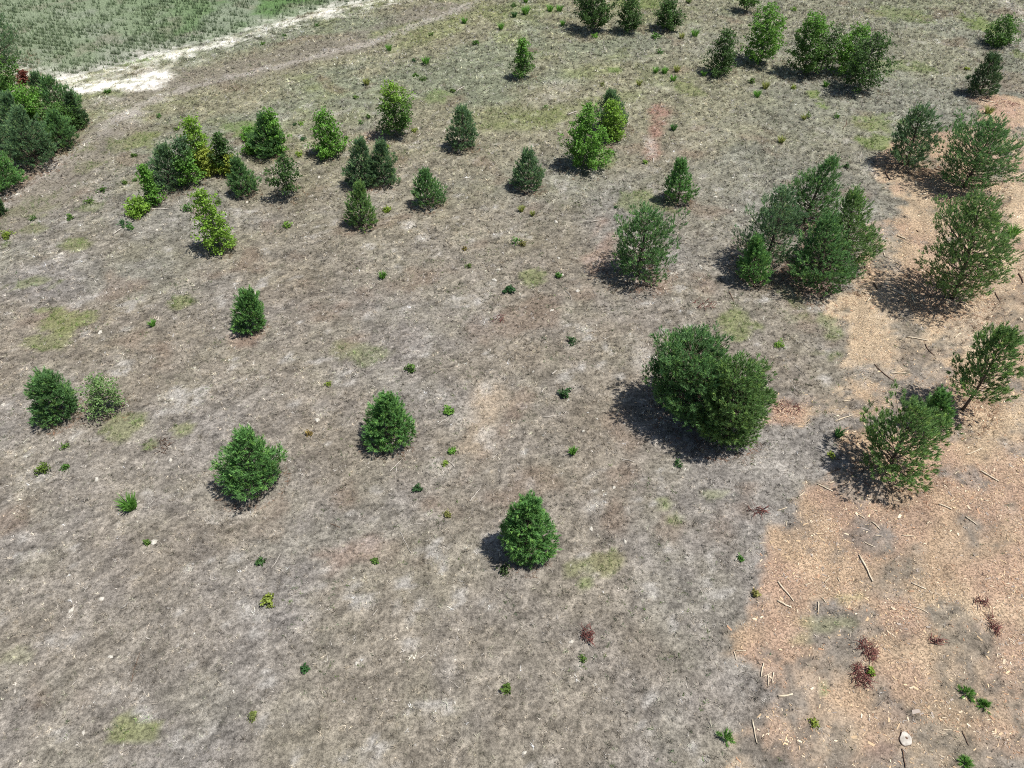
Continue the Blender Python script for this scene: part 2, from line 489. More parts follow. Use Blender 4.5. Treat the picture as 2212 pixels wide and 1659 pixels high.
def needles(rng, P, D, C, shoot, nl, K, wid):
    """bottlebrush tufts: K needles round each shoot"""
    n = len(P)
    P, D, C = np.repeat(P, K, 0), np.repeat(norm(D), K, 0), np.repeat(C, K, 0)
    sh = np.repeat(np.broadcast_to(shoot, (n,)), K)[:, None]
    u = rng.random((n * K, 1)) ** .8
    r = norm(rng.normal(size=(n * K, 3)))
    per = norm(r - (r * D).sum(1, keepdims=True) * D)
    th = np.radians(rng.uniform(12, 56, (n * K, 1))) * (1.15 - .5 * u)
    d = D * np.cos(th) + per * np.sin(th)
    b = P + D * sh * u
    ln = nl * rng.uniform(.7, 1.15, (n * K, 1))
    tip = b + d * ln
    tip[:, 2] -= ln[:, 0] * .08
    side = norm(np.cross(d, norm(rng.normal(size=(n * K, 3))))) * wid * .5
    V = np.stack([b - side, b + side, tip], 1).reshape(-1, 3)
    cc = C * rng.uniform(.75, 1.25, (n * K, 1))
    return V, np.repeat(cc, 3, 0)


def leaves(rng, P, C, spread, size, K, up=.7):
    """K diamond leaves round each cluster point"""
    n = len(P)
    P, C = np.repeat(P, K, 0), np.repeat(C, K, 0)
    m = n * K
    off = rng.normal(size=(m, 3)) * spread * np.array([1, 1, .75])
    c = P + off
    nrm = norm(rng.normal(size=(m, 3)) * .75 + norm(off) * .35 + np.array([0, 0, up]))
    ax = norm(np.cross(nrm, rng.normal(size=(m, 3))))
    ay = np.cross(nrm, ax)
    s = size * rng.uniform(.65, 1.3, (m, 1))
    fold = nrm * s * .12
    a, b = c - ax * s * .5, c + ax * s * .5
    l, r = c + ay * s * .38 + fold, c - ay * s * .38 + fold
    V = np.stack([a, r, b, l], 1).reshape(-1, 3)
    i = np.arange(m)[:, None] * 4
    F = np.concatenate([i + np.array([[0, 1, 2]]), i + np.array([[0, 2, 3]])], 0)
    cc = C * rng.uniform(.7, 1.3, (m, 1))
    return V, F, np.repeat(cc, 4, 0)


# ------------------------------------------------------------------ ground sheets
def grid():
    xs = np.concatenate([np.arange(-86, -54, 1.), np.arange(-54, 54, .27), np.arange(54, 86.1, 1.)])
    ys = np.concatenate([np.arange(-4, 5, .6), np.arange(5, 40, .22), np.arange(40, 88, .36), np.arange(88, 112.1, 1.2)])
    return xs, ys


xs, ys = grid()
GX, GY = np.meshgrid(xs, ys)
gx, gy = GX.ravel(), GY.ravel()
gc, gmu, gsa, gfi, ggr, gtk = cover(gx, gy)
gz = hgt(gx, gy)
edge_fade = sm(0, 6, np.minimum.reduce([gx + 86, 86 - gx, gy + 4, 112 - gy]))
gz = gz * edge_fade
nx, ny = len(xs), len(ys)
I = np.arange(nx * ny).reshape(ny, nx)
Q = np.stack([I[:-1, :-1], I[:-1, 1:], I[1:, 1:], I[1:, :-1]], -1).reshape(-1, 4)
gV = np.stack([gx, gy, gz], 1)
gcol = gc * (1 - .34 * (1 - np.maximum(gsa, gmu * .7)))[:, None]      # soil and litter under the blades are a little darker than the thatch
owner = np.zeros(len(Q), int)
qm = lambda a: a[Q].mean(1)
owner[qm(gmu) > .5] = 1
owner[qm(gfi) > .5] = 3
owner[qm(gsa) > .45] = 2
for k, nm in enumerate(('ground', 'mulch_strip_ground', 'sandy_path', 'crop_field')):
    q = Q[owner == k]
    ids, inv = np.unique(q, return_inverse=True)
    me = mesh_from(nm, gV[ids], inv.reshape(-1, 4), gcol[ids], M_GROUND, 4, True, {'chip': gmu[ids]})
    tag(link(nm, me), kind='structure')
# the land goes on to the horizon
B = 4000
ov = np.array([(-B, -B), (-86, -4), (86, -4), (B, -B), (86, 112), (B, B), (-86, 112), (-B, B)], float)
oc, omu, *_ = cover(ov[:, 0], ov[:, 1])
oc = oc * 0 + np.array([.22, .215, .15])
tag(link('surrounding_ground', mesh_from('surrounding_ground', np.c_[ov, np.zeros(8)], np.array([(0, 3, 2, 1), (3, 5, 4, 2), (5, 7, 6, 4), (7, 0, 1, 6)]), oc, M_GROUND, 4, False, {'chip': np.zeros(8)})), kind='structure')


# ------------------------------------------------------------------ ground cover: scattered points inside the seen trapezoid
def scatter(n, seed, y0=5.5, y1=86, margin=1.06):
    rng = np.random.default_rng(seed)
    y = y0 + (y1 - y0) * rng.random(n) ** .8
    half = (y * CP + CAM_H * SP) * math.tan(FOV / 2) * margin + 1
    x = rng.uniform(-1, 1, n) * half
    # density per square metre falls with distance as 1/half-width; near points are denser
    return rng, x, y


def blades(name, rng, x, y, colr, K, ln, wid, tilt, label_kind, rad=.07, curl=.0):
    n = len(x)
    z = hgt(x, y) - .01
    P = np.repeat(np.stack([x, y, z], 1), K, 0)
    m = n * K
    az = rng.uniform(0, 2 * math.pi, m)
    ti = np.radians(rng.uniform(tilt[0], tilt[1], m))
    L = np.repeat(np.broadcast_to(ln, (n,)), K) * rng.uniform(.6, 1.25, m)
    d = np.stack([np.cos(az) * np.sin(ti), np.sin(az) * np.sin(ti), np.cos(ti)], 1)
    q = rng.uniform(0, 2 * math.pi, m)
    rr = np.repeat(np.broadcast_to(rad, (n,)), K) * np.sqrt(rng.random(m))
    P[:, 0] += np.cos(q) * rr
    P[:, 1] += np.sin(q) * rr
    W = np.repeat(np.broadcast_to(wid, (n,)), K) * rng.uniform(.6, 1.3, m)
    side = norm(np.cross(d, rng.normal(size=(m, 3)))) * W[:, None] * .5
    V = np.stack([P - side, P + side, P + d * L[:, None]], 1).reshape(-1, 3)
    cc = np.repeat(colr, K, 0) * rng.uniform(.84, 1.16, (m, 1))
    cc = np.repeat(cc, 3, 0)
    me = mesh_from(name, V, np.arange(len(V)).reshape(-1, 3), cc, M_GRASS)
    return tag(link(name, me), kind='stuff')


rng, x, y = scatter(150000, 3)
c, mu, sa, fi, gr, tk = cover(x, y)
keep = (rng.random(len(x)) > mu * .93) & (rng.random(len(x)) > sa * .97) & (fi < .5) & (rng.random(len(x)) > tk * .4) & (rng.random(len(x)) > gr * .75)
x, y, c = x[keep], y[keep], c[keep]
hue = rng.random(len(x))[:, None]
straw, grey, olive, dark = np.array([.45, .395, .30]), np.array([.42, .40, .37]), np.array([.215, .245, .165]), np.array([.17, .14, .11])
alt = np.where(hue < .34, straw, np.where(hue < .58, grey, np.where(hue < .82, olive, dark)))
tc = c * 1.16 * .62 + alt * .38 * (c.mean(1, keepdims=True) / .25)
tc = tc * 1.08 * np.exp(rng.normal(0, .38, (len(x), 1)))
fleck = (rng.random(len(x)) < .035 * (1 + 2 * fbm(x, y, 3, 611)))[:, None]
tc = np.where(fleck, np.array([.66, .62, .56]) * rng.uniform(.75, 1.1, (len(x), 1)), tc)
far = np.clip((y - 15) / 70, 0, 1)
cl = sm(.36, .6, fbm(x, y, .5, 401, 2))
k2 = rng.random(len(x)) < .35 + .65 * cl
x, y, tc, far = x[k2], y[k2], tc[k2], far[k2]
blades('dry_grass', rng, x, y, tc, 7, (.108 + .10 * far) * np.exp(rng.normal(0, .34, len(x))), .028 + .03 * far, (15, 75), 0, .05 + .02 * far)

rng, x, y = scatter(90000, 5)
c, mu, sa, fi, gr, tk = cover(x, y)
keep = (gr > .25) & (rng.random(len(x)) < gr * 1.1) & (mu < .6)
x, y, c = x[keep], y[keep], c[keep]
k2 = rng.random(len(x)) < .25 + .75 * sm(.35, .6, fbm(x, y, .6, 621, 2))
x, y, c = x[k2], y[k2], c[k2]
blades('fresh_green_grass', rng, x, y, c * np.array([.90, 1.16, .82]) * np.exp(rng.normal(0, .28, (len(x), 1))), 8, .22, .024, (5, 55), 0, .08)

rng = np.random.default_rng(9)
n = 60000
x, y = rng.uniform(-62, -8, n), rng.uniform(56, 92, n)
row = np.round((x * .28 + y * .96) / .75) * .75                       # sown rows
dl = (row - (x * .28 + y * .96)) * .7
x, y = x + dl * .28, y + dl * .96
c, mu, sa, fi, gr, tk = cover(x, y)
keep = (poly_sd(x, y, FIELD) > .4) & (rng.random(n) > sa * .7) & (rng.random(n) < .05 + .6 * fbm(x, y, 5, 77) * sm(.3, .6, fbm(x, y, 1.4, 79)))
x, y, c = x[keep], y[keep], c[keep]
fg = np.where(rng.random((len(x), 1)) < .7, np.array([.15, .21, .105]), np.array([.27, .32, .20]))
blades('field_grass', rng, x, y, fg * rng.uniform(.7, 1.3, (len(x), 1)) * .7 + c * .3, 5, .42, .06, (3, 32), 0, .10)

# chipped wood lying on the cleared strip: thin wedges with thickness
rng = np.random.default_rng(13)
n = 300000
x, y = rng.uniform(5, 46, n), rng.uniform(5, 62, n)
mask = poly_sd(x, y, MULCH) > -.8
x, y = x[mask], y[mask]
c, mu, *_ = cover(x, y)
keep = rng.random(len(x)) < mu * (.3 + .65 * sm(.35, .6, fbm(x, y, 1.7, 211)))
x, y = x[keep], y[keep]
n = len(x)
z = hgt(x, y)
az = rng.uniform(0, 2 * math.pi, n)
L = .027 * np.exp(rng.normal(0, .5, n)); Wd = L * rng.uniform(.18, .5, n); th = .008
d = np.stack([np.cos(az), np.sin(az), rng.uniform(-.12, .2, n)], 1) * L[:, None]
s = np.stack([-np.sin(az), np.cos(az), rng.uniform(-.15, .15, n)], 1) * Wd[:, None]
o = np.stack([x, y, z + .014], 1)
up = np.array([0, 0, th])
V = np.stack([o - d - s * .7, o - d * .8 + s, o + d - s * .4, o + d * .7 + s, o - d * .9 - up - s * .2, o + d * .9 - up + s * .1], 1).reshape(-1, 3)
i = np.arange(n)[:, None] * 6
F = np.concatenate([i + np.array([[a, b, e]]) for a, b, e in ((0, 2, 1), (1, 2, 3), (0, 4, 2), (4, 5, 2))], 0)
u = rng.random((n, 1))
cc = np.where(u < .38, np.array([.58, .43, .27]), np.where(u < .58, np.array([.70, .58, .42]), np.where(u < .8, np.array([.40, .25, .16]), np.array([.34, .29, .25])))) * rng.uniform(.7, 1.15, (n, 1))
tag(link('wood_chips', mesh_from('wood_chips', V, F, np.repeat(cc, 6, 0), M_CHIP)), kind='stuff')

# ------------------------------------------------------------------ trees
G_PINE = np.array([.078, .156, .056])
G_BLUE = np.array([.084, .146, .070])
G_OLIV = np.array([.094, .166, .054])
G_DARK = np.array([.050, .092, .040])
G_VIVID = np.array([.086, .182, .056])
B_YEL = np.array([.180, .310, .045])
B_LIME = np.array([.115, .250, .040])
B_MID = np.array([.080, .165, .036])
B_DARK = np.array([.060, .120, .032])
B_GOLD = np.array([.240, .295, .050])
B_PALE = np.array([.150, .245, .085])


def place(base, top, width):
    b = gp(*base)
    r = ray(*top)
    k = np.hypot(*b) / np.hypot(r[0], r[1])
    H = CAM_H + r[2] * k
    lean = r[0] * k - b[0]
    R = width / 2 * depth_at(b, H * .45) / FPX
    return b, H, lean, R


def prof(kind, t):
    if kind == 'cone':
        return min(1, .78 + t * 2) * (1 - t) ** .66 + .06
    if kind == 'egg':
        return min(1, .76 + t * 2) * (1 - max(0, t - .15) ** 1.6) * (1 - t) ** .56 + .05
    if kind == 'dome':
        return max(.12, math.sin(math.pi * min(1, t * .74 + .22)) ** .55)
    if kind == 'round':
        return max(.12, math.sin(math.pi * min(1, t * .80 + .2)) ** .6 * (1.06 - .3 * t))
    if kind == 'column':
        return max(.15, math.sin(math.pi * min(1, t * .78 + .2)) ** .5 * (1.05 - t * .4))
    return max(.13, math.sin(math.pi * min(1, t * .78 + .2)) ** .6 * (1.12 - .55 * t)) if kind == 'open0' else max(.1, (1 - t) ** .5 * (.86 + .32 * math.sin(math.pi * min(1, t * 1.3))))      # open


def crown_axis(H, lean, rng):
    a, p = rng.uniform(.01, .03) * H, rng.uniform(0, 6.28)
    def f(t):
        return np.array([lean * t ** 1.15 + a * math.sin(p + 3.5 * t) - a * math.sin(p), a * .6 * math.sin(p * 1.7 + 3 * t) - a * .6 * math.sin(p * 1.7), H * t])
    return f


def fit(P, b, base, top, width, mg, lk):
    """stretch a crown (plant coordinates) so that it is as tall and as wide as the real one"""
    sx = sz = 1.0
    width = width + lk * abs(top[0] - base[0])
    m = depth_at(b) / FPX
    for _ in range(6):
        X = P[:, 0] * sx + b[0]; Y = P[:, 1] * sx + b[1]; Zz = P[:, 2] * sz - CAM_H
        d = Y * CP - Zz * SP
        u = W0 / 2 + FPX * X / d
        v = H0 / 2 - FPX * (Y * SP + Zz * CP) / d
        wd = np.percentile(u, 99) - np.percentile(u, 1) + 2 * mg / m
        sx = min(1.7, max(.5, sx * width / wd))
        tp = np.percentile(v, .4) - mg * .6 / m
        hh = P[:, 2].max() * sz
        sz = min(1.6, max(.5, sz * (1 + (tp - top[1]) * m * 1.1 / hh)))
    return np.array([sx, sx, sz])


def pine(seed, base, top, width, kind, colr, label, dens=1.0, bare=.0, spread=1.0, lit=1.0, group='young pines on the meadow', name='pine_tree'):
    rng = np.random.default_rng(seed)
    b, H, lean, R = place(base, top, width)
    R = max(R * 1.16 - .10, .2)
    ax = crown_axis(H, lean, rng)
    tb = Tubes()
    ts = np.linspace(0, .98, 9)
    r0 = .018 * H + .012
    trunk = np.array([ax(t) for t in ts])
    on = lambda t: np.array([np.interp(t, ts, trunk[:, i]) for i in range(3)])
    tb.add(trunk, [r0 * (1 - .86 * t) for t in ts], 7)
    P, D, Cl = [], [], []
    op = kind == 'open'
    step = (.18 + .018 * H) / dens ** .6
    z, w0 = .03 * H + bare * H, rng.uniform(0, 6.28)
    lobes = rng.uniform(.55 if op else .68, 1.2, (5, 7))
    while z < H * .97:
        t = z / H
        nb = int(round((6.6 - 1.8 * t) * (1.0 if op else 1.1) * dens ** .3))
        nb = max(3, nb)
        w0 += rng.uniform(.4, 1.3)
        tp = (t - bare) / (1 - bare)
        for k in range(nb):
            if op and rng.random() < .10:
                continue
            az = w0 + k * 2 * math.pi / nb + rng.normal(0, .22)
            lob = lobes[int(t * 5), int((az % 6.283) / 6.283 * 7) % 7] if t < .85 else 1
            L = R * prof(kind, tp) * lob * rng.uniform(.74, 1.14)
            if op:
                L *= rng.uniform(.7, 1.2)
            L = max(L, .16)
            e = math.radians((8 + 50 * t ** 1.2 if not op else 18 + 38 * t) + rng.normal(0, 7))
            dh = np.array([math.cos(az), math.sin(az), 0])
            zz = z + rng.normal(0, .05)
            o = on(min(.97, zz / H))
            def pt(s, o=o, dh=dh, L=L, e=e):
                return o + dh * L * s * (1 - .08 * s) + np.array([0, 0, L * (s * math.sin(e) * .8 + .16 * s * s)])
            if L > .35:
                ss = np.linspace(0, .95, 4)
                tb.add([pt(s) for s in ss], [max(.005, (.008 + .011 * L) * (1 - .8 * s)) for s in ss], 4)
            def tuft(p, d, c, m):
                c *= rng.uniform(.78, 1.25)
                for _ in range(m):
                    P.append(p + rng.normal(0, .06, 3)); D.append(norm(d) + rng.normal(0, .26, 3)); Cl.append(c * rng.uniform(.92, 1.1))
            s0 = .2 if L < .7 else .3
            ns = max(1, int(L * (1 - s0) / (.28 / dens ** .5)))
            upk = .5 + .5 * t
            for i in range(ns + 1):
                s = s0 + (1 - s0) * i / ns
                p = pt(s)
                bd = norm(pt(min(1, s + .05)) - pt(s - .05))
                if i == ns:
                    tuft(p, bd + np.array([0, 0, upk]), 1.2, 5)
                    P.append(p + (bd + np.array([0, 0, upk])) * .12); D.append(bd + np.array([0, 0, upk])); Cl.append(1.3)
                    continue
                sd = np.cross(bd, [0, 0, 1.])
                for sg in (-1, 1):
                    if rng.random() < .2:
                        continue
                    sl_ = (1 - .7 * s) * .6 * L * rng.uniform(.55, 1.1) + .08
                    dd = norm(bd * .65 + sd * sg * rng.uniform(.5, 1) * spread + np.array([0, 0, rng.uniform(.0, .35)]))
                    end = p + dd * sl_ + np.array([0, 0, .25 * sl_ * sl_])
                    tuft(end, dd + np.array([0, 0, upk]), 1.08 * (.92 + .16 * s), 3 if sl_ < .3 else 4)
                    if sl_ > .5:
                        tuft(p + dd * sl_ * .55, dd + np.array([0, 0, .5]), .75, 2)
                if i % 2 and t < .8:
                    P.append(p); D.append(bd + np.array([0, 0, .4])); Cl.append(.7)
        z += step * rng.uniform(.8, 1.2) * (1 if t < .75 else .75)
    for k in range(10):
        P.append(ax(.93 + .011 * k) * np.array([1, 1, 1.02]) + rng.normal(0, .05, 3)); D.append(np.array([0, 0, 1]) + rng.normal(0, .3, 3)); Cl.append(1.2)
    P, D = np.array(P), np.array(D)
    sc = fit(P, b, base, top, width, .16, .3)
    P *= sc
    tb.V = [v * sc for v in tb.V]
    P[:, 2] = np.maximum(P[:, 2], .08)
    nC = len(P)
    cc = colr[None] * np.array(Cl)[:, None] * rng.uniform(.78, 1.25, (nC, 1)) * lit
    cc = cc * (1 + (rng.random((nC, 1)) < .16) * np.array([.55, .35, .1]))           # fresh candles and yellowing shoots
    K = 24 if nC < 1000 else (18 if nC < 2400 else 12)
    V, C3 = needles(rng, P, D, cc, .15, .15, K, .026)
    root = tag(bpy.data.objects.new(name, None), label, 'pine tree', group)
    COL.objects.link(root)
    root.location = (b[0], b[1], float(hgt(b[0], b[1])) - .03)
    BASES.append((b[0], b[1], R * sc[0], 1))
    link('trunk', tb.mesh('trunk', M_BARK), root)
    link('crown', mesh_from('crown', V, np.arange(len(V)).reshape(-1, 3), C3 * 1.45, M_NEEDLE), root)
    STAT.append(('pine', label[:30], round(H, 2), round(R, 2), nC * K))
    return root


STAT = []
BASES = []


def broad(seed, base, top, width, kind, colr, label, dens=1.0, bare=.08, leaf=.115, tone=None, bark=None, group='young broadleaf trees on the meadow', bottom=None, cat='broadleaf tree', name='broadleaf_tree'):
    rng = np.random.default_rng(seed)
    b, H, lean, R = place(base, top, width)
    R = max(R * 1.22 - .08, .15)
    ax = crown_axis(H, lean, rng)
    tb = Tubes()
    ts = np.linspace(0, .96, 9)
    r0 = .013 * H + .01
    trunk = np.array([ax(t) for t in ts])
    on = lambda t: np.array([np.interp(t, ts, trunk[:, i]) for i in range(3)])
    tb.add(trunk, [r0 * (1 - .88 * t) for t in ts], 6)
    P, Cf = [], []
    z = H * (bare + .02)
    az = rng.uniform(0, 6.28)
    step = (.032 + .005 * H) / dens
    lobes = rng.uniform(.62, 1.15, (5, 6))
    while z < H * .98:
        t = z / H
        tp = (t - bare) / (1 - bare)
        az += 2.4 + rng.normal(0, .3)
        L = R * prof(kind, tp) * lobes[min(4, int(tp * 5)), int((az % 6.283) / 6.283 * 6) % 6] * rng.uniform(.75, 1.15)
        L = max(L, .14)
        e = math.radians(28 + 28 * t + rng.normal(0, 9))
        dh = np.array([math.cos(az), math.sin(az), 0])
        zs = max(.02 * H, z - L * math.sin(e) * .7)
        o = on(min(.95, zs / H))
        def pt(s, o=o, dh=dh, L=L, e=e):
            return o + dh * L * s + np.array([0, 0, L * (s * math.sin(e) + .1 * s * s)])
        if L > .25:
            tb.add([pt(s) for s in (0, .35, .7, 1)], [max(.004, (.006 + .012 * L) * (1 - .85 * s)) for s in (0, .35, .7, 1)], 4)
        ns = max(2, int(L / .15))
        for i in range(ns):
            s = .25 + .75 * (i + .7) / ns
            for _ in range(1 if s < .5 else 2):
                P.append(pt(s) + rng.normal(0, .10 + .05 * s, 3) * np.array([1, 1, .8]))
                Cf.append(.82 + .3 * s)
        z += step * rng.uniform(.7, 1.3)
    P.append(ax(.98)); Cf.append(1.2)
    P = np.array(P)
    sc = fit(P, b, base, top, width, .12, .75)
    P *= sc
    H *= sc[2]
    tb.V = [v * sc for v in tb.V]
    P[:, 2] = np.maximum(P[:, 2], .1)
    n = len(P)
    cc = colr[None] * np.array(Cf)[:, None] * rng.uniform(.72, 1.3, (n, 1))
    if tone is not None:                                                # new growth of another tint at the top
        tt = sm(.45, .95, P[:, 2] / H)[:, None]
        cc = cc * (1 - tt) + (tone / colr.mean() * cc.mean(1, keepdims=True)) * tt
    if bottom is not None:
        tt = sm(.5, .15, P[:, 2] / H)[:, None] * .8
        cc = cc * (1 - tt) + (bottom / colr.mean() * cc.mean(1, keepdims=True)) * tt
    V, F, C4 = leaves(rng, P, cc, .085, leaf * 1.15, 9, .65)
    root = tag(bpy.data.objects.new(name, None), label, cat, group)
    COL.objects.link(root)
    root.location = (b[0], b[1], float(hgt(b[0], b[1])) - .03)
    BASES.append((b[0], b[1], R * sc[0], 0))
    link('trunk', tb.mesh('trunk', bark or M_GREYBARK), root)
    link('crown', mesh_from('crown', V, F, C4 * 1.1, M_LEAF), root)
    STAT.append(('broad', label[:30], round(H, 2), round(R, 2), len(F)))
    return root


Z = 1 / 1.1302


def px(x, y):
    return (x * Z, y * Z)


# name used when other things are described by it -> (kind, base, top, width in source pixels ...)
LM = {}


def T(lm, fn, seed, base, top, width, *a, **k):
    o = fn(seed, px(*base), px(*top), width * Z, *a, **k)
    if lm:
        LM[lm] = (base[0] * Z, base[1] * Z)
    return o


EDGE = 'trees of the thicket at the left edge'
CLUMP = 'trees of the mixed clump at upper left'
RIGHT = 'pines beside the wood chip strip'
MIX = 'pines in the tight group beside the wood chip strip'
ROW = 'broadleaf trees along the top of the photo'
FIVE = 'trees of the leafy group at upper right'

# thicket at the left edge
T(None, pine, 101, (-18, 165), (-22, -15), 180, 'egg', G_BLUE, 'tall dark grey-green pine cut by the top left corner, in front of the field', dens=.75, group=EDGE)
T(None, broad, 102, (8, 262), (5, 132), 138, 'round', B_MID, 'round bright green broadleaf tree in the left thicket, below the corner pine', group=EDGE)
T('the russet dead bush', broad, 103, (63, 205), (60, 168), 40, 'round', np.array([.16, .055, .035]), 'small russet dead-leaved bush at the top edge of the left thicket', group=EDGE, bare=.0, cat='bush', name='dead_bush')
T(None, pine, 104, (100, 232), (84, 172), 40, 'open', G_BLUE, 'thin wispy young pine between the russet bush and the white sand', group=EDGE)
T(None, broad, 105, (62, 300), (62, 205), 114, 'round', B_LIME, 'lime green broadleaf crown in the middle of the left thicket', group=EDGE)
T(None, pine, 106, (160, 290), (112, 185), 88, 'egg', G_PINE, 'pine leaning over the top right shoulder of the left thicket, by the sand', group=EDGE)
T(None, pine, 107, (192, 305), (172, 225), 57, 'egg', G_DARK, 'small dark pine at the rightmost corner of the left thicket', group=EDGE)
T(None, broad, 108, (188, 312), (184, 272), 48, 'round', B_DARK, 'low leafy bush at the foot of the small dark corner pine', group=EDGE, bare=0, cat='bush', name='bush')
T(None, broad, 109, (150, 325), (145, 248), 86, 'round', B_MID, 'mid green broadleaf tree behind the pines in the right of the left thicket', group=EDGE)
T(None, pine, 110, (42, 365), (36, 225), 110, 'egg', G_BLUE, 'greyish tall pine in the heart of the left thicket', group=EDGE)
T('the left thicket', pine, 111, (152, 360), (138, 268), 98, 'egg', G_PINE, 'dense green pine on the lower right face of the left thicket', group=EDGE)
T(None, broad, 112, (118, 372), (112, 315), 60, 'round', B_MID, 'small leafy bush squeezed between two pines of the left thicket', group=EDGE, bare=0, cat='bush', name='bush')
T(None, pine, 113, (84, 400), (62, 262), 124, 'egg', G_BLUE, 'broad grey-green pine at the front foot of the left thicket', group=EDGE)
T('the pine cut by the left edge', pine, 114, (12, 462), (-5, 372), 117, 'cone', G_VIVID, 'pine cut by the left edge just below the thicket', group=EDGE)
T(None, pine, 115, (-4, 525), (-10, 485), 48, 'cone', G_DARK, 'sliver of a small dark pine at the left edge, lowest of the thicket', group=EDGE)

# mixed clump at upper left
T('the tall yellow-green tree of the clump', broad, 121, (498, 408), (467, 283), 62, 'column', B_YEL, 'tall yellow-green broadleaf tree at the back of the upper left clump', group=CLUMP, tone=B_YEL)
T(None, broad, 122, (512, 425), (500, 352), 56, 'round', B_GOLD, 'golden-yellow leafy bush at the foot of the tall yellow-green tree', group=CLUMP, bare=.02, cat='bush', name='bush')
T(None, broad, 123, (552, 425), (535, 322), 52, 'column', B_DARK, 'slim dull green sapling right of the golden bush', group=CLUMP, bottom=B_YEL)
T(None, broad, 124, (562, 428), (560, 375), 40, 'round', B_GOLD, 'low yellow bush at the right end of the upper left clump', group=CLUMP, bare=0, cat='bush', name='bush')
T('the dark pine of the clump', pine, 125, (420, 458), (397, 352), 88, 'egg', G_BLUE, 'dark blue-green pine on the left of the upper left clump', group=CLUMP, dens=1.15)
T(None, broad, 126, (466, 452), (434, 330), 58, 'column', B_LIME, 'leaning bright green tree touching the dark pine on its right', group=CLUMP, tone=G_BLUE)
T('the narrow green sapling', broad, 127, (382, 500), (351, 402), 42, 'column', B_LIME, 'narrow bright green sapling just left of the dark pine', group=CLUMP, bare=.02)
T('the yellow-green bush', broad, 128, (342, 522), (326, 478), 52, 'round', B_YEL, 'short rounded yellow-green bush left of the narrow sapling', group=CLUMP, bare=0, cat='bush', name='bush')
T('the pine below the yellow bushes', pine, 129, (604, 472), (576, 385), 70, 'egg', G_PINE, 'compact pine standing alone just right of the yellow bushes', dens=1.1)
T('the bright yellow-green leaning tree', broad, 130, (540, 608), (489, 460), 70, 'cone', B_YEL, 'bright yellow-green tree leaning left, lowest tree of the upper left', bare=.04)

# upper middle
T(None, broad, 131, (672, 375), (650, 263), 58, 'column', B_LIME, 'light green broadleaf tree half hidden behind a pine, right of the clump', bare=.03)
T('the pine with a leafy tree behind', pine, 132, (658, 378), (636, 276), 82, 'egg', G_PINE, 'pine growing in front of the half hidden light green broadleaf tree')
T(None, broad, 133, (615, 335), (608, 305), 46, 'round', B_LIME, 'upper of two low light green bushes left of a pine', bare=0, cat='bush', name='bush', group='low bushes left of a pine')
T(None, broad, 134, (612, 372), (612, 340), 48, 'round', B_LIME, 'lower of two low light green bushes left of a pine', bare=0, cat='bush', name='bush', group='low bushes left of a pine')
T('the pyramid broadleaf tree', broad, 135, (806, 376), (793, 263), 80, 'cone', B_LIME, 'pyramid-shaped lime green broadleaf tree between two pines, upper left of centre', bare=.05)
T('the crooked broadleaf tree', broad, 136, (968, 332), (954, 196), 74, 'column', B_MID, 'crooked tall broadleaf tree with a pale green top and a bare shadowed foot', bare=.12, tone=B_YEL)
T('the spindly young oak', broad, 137, (706, 482), (700, 374), 82, 'cone', B_DARK, 'spindly open young oak with a visible thin trunk', dens=.55, bare=.22)
T('the twin pines', pine, 138, (884, 452), (876, 338), 84, 'egg', G_BLUE, 'left one of two merged dark pines above centre left', dens=1.15, group='two merged dark pines')
T(None, pine, 139, (935, 448), (928, 342), 84, 'egg', G_BLUE, 'right one of two merged dark pines above centre left', dens=1.15, group='two merged dark pines')
T('the pine below the twin pines', pine, 140, (885, 550), (873, 447), 74, 'egg', G_OLIV, 'lighter green pine standing just in front of the two merged pines')
T('the slim blue-green pine', pine, 141, (1129, 360), (1127, 257), 74, 'cone', G_BLUE, 'slim blue-green conical pine, alone at upper centre')
T('the pine right of the twin pines', pine, 142, (1045, 500), (1038, 412), 82, 'egg', G_PINE, 'pine with a ragged top, alone right of the merged pines')
T('the dark pine above centre', pine, 143, (1288, 460), (1288, 364), 78, 'egg', G_BLUE, 'dark bluish pine, alone above the centre of the photo', dens=1.1)
T('the small upper sapling', broad, 144, (1275, 190), (1277, 93), 54, 'cone', B_MID, 'slim conical green sapling alone at top centre', bare=.12, tone=B_LIME)

# top row and upper right
T('the large tree at the top edge', broad, 151, (1451, 76), (1452, -38), 100, 'round', B_DARK, 'largest broadleaf tree cut by the top edge, first of three', group=ROW, bare=.16)
T('the middle tree at the top edge', broad, 152, (1538, 78), (1540, -14), 58, 'column', B_DARK, 'narrow broadleaf tree at the top edge, second of three', group=ROW, bare=.1)
T('the third tree at the top edge', broad, 153, (1630, 72), (1632, -8), 68, 'round', B_DARK, 'rounded broadleaf tree at the top edge, third of three', group=ROW, bare=.1)
T('the cropped tree at the top edge', broad, 154, (1822, 28), (1826, -40), 58, 'round', B_MID, 'tree mostly cut off by the top edge with only its foot and shadow showing', group=ROW, bare=.32)
T('the dark spire sapling', broad, 155, (1756, 178), (1774, 66), 64, 'cone', B_DARK, 'dark green spire-shaped sapling leaning right, left of the leafy group', bare=.03)
T('the pale two-lobed tree', broad, 156, (1855, 152), (1884, 6), 80, 'column', B_LIME, 'pale green tall two-lobed tree between the dark sapling and the leafy group', bare=.1, group=FIVE)
T('the leafy group', broad, 157, (1962, 180), (1985, 28), 98, 'column', B_MID, 'biggest broad-crowned tree of the leafy group at upper right', bare=.1, tone=B_LIME, group=FIVE)
T(None, broad, 158, (1998, 182), (2040, 58), 56, 'column', B_DARK, 'thin see-through dark sapling with a bare leaning trunk in the leafy group', dens=.5, bare=.2, group=FIVE)
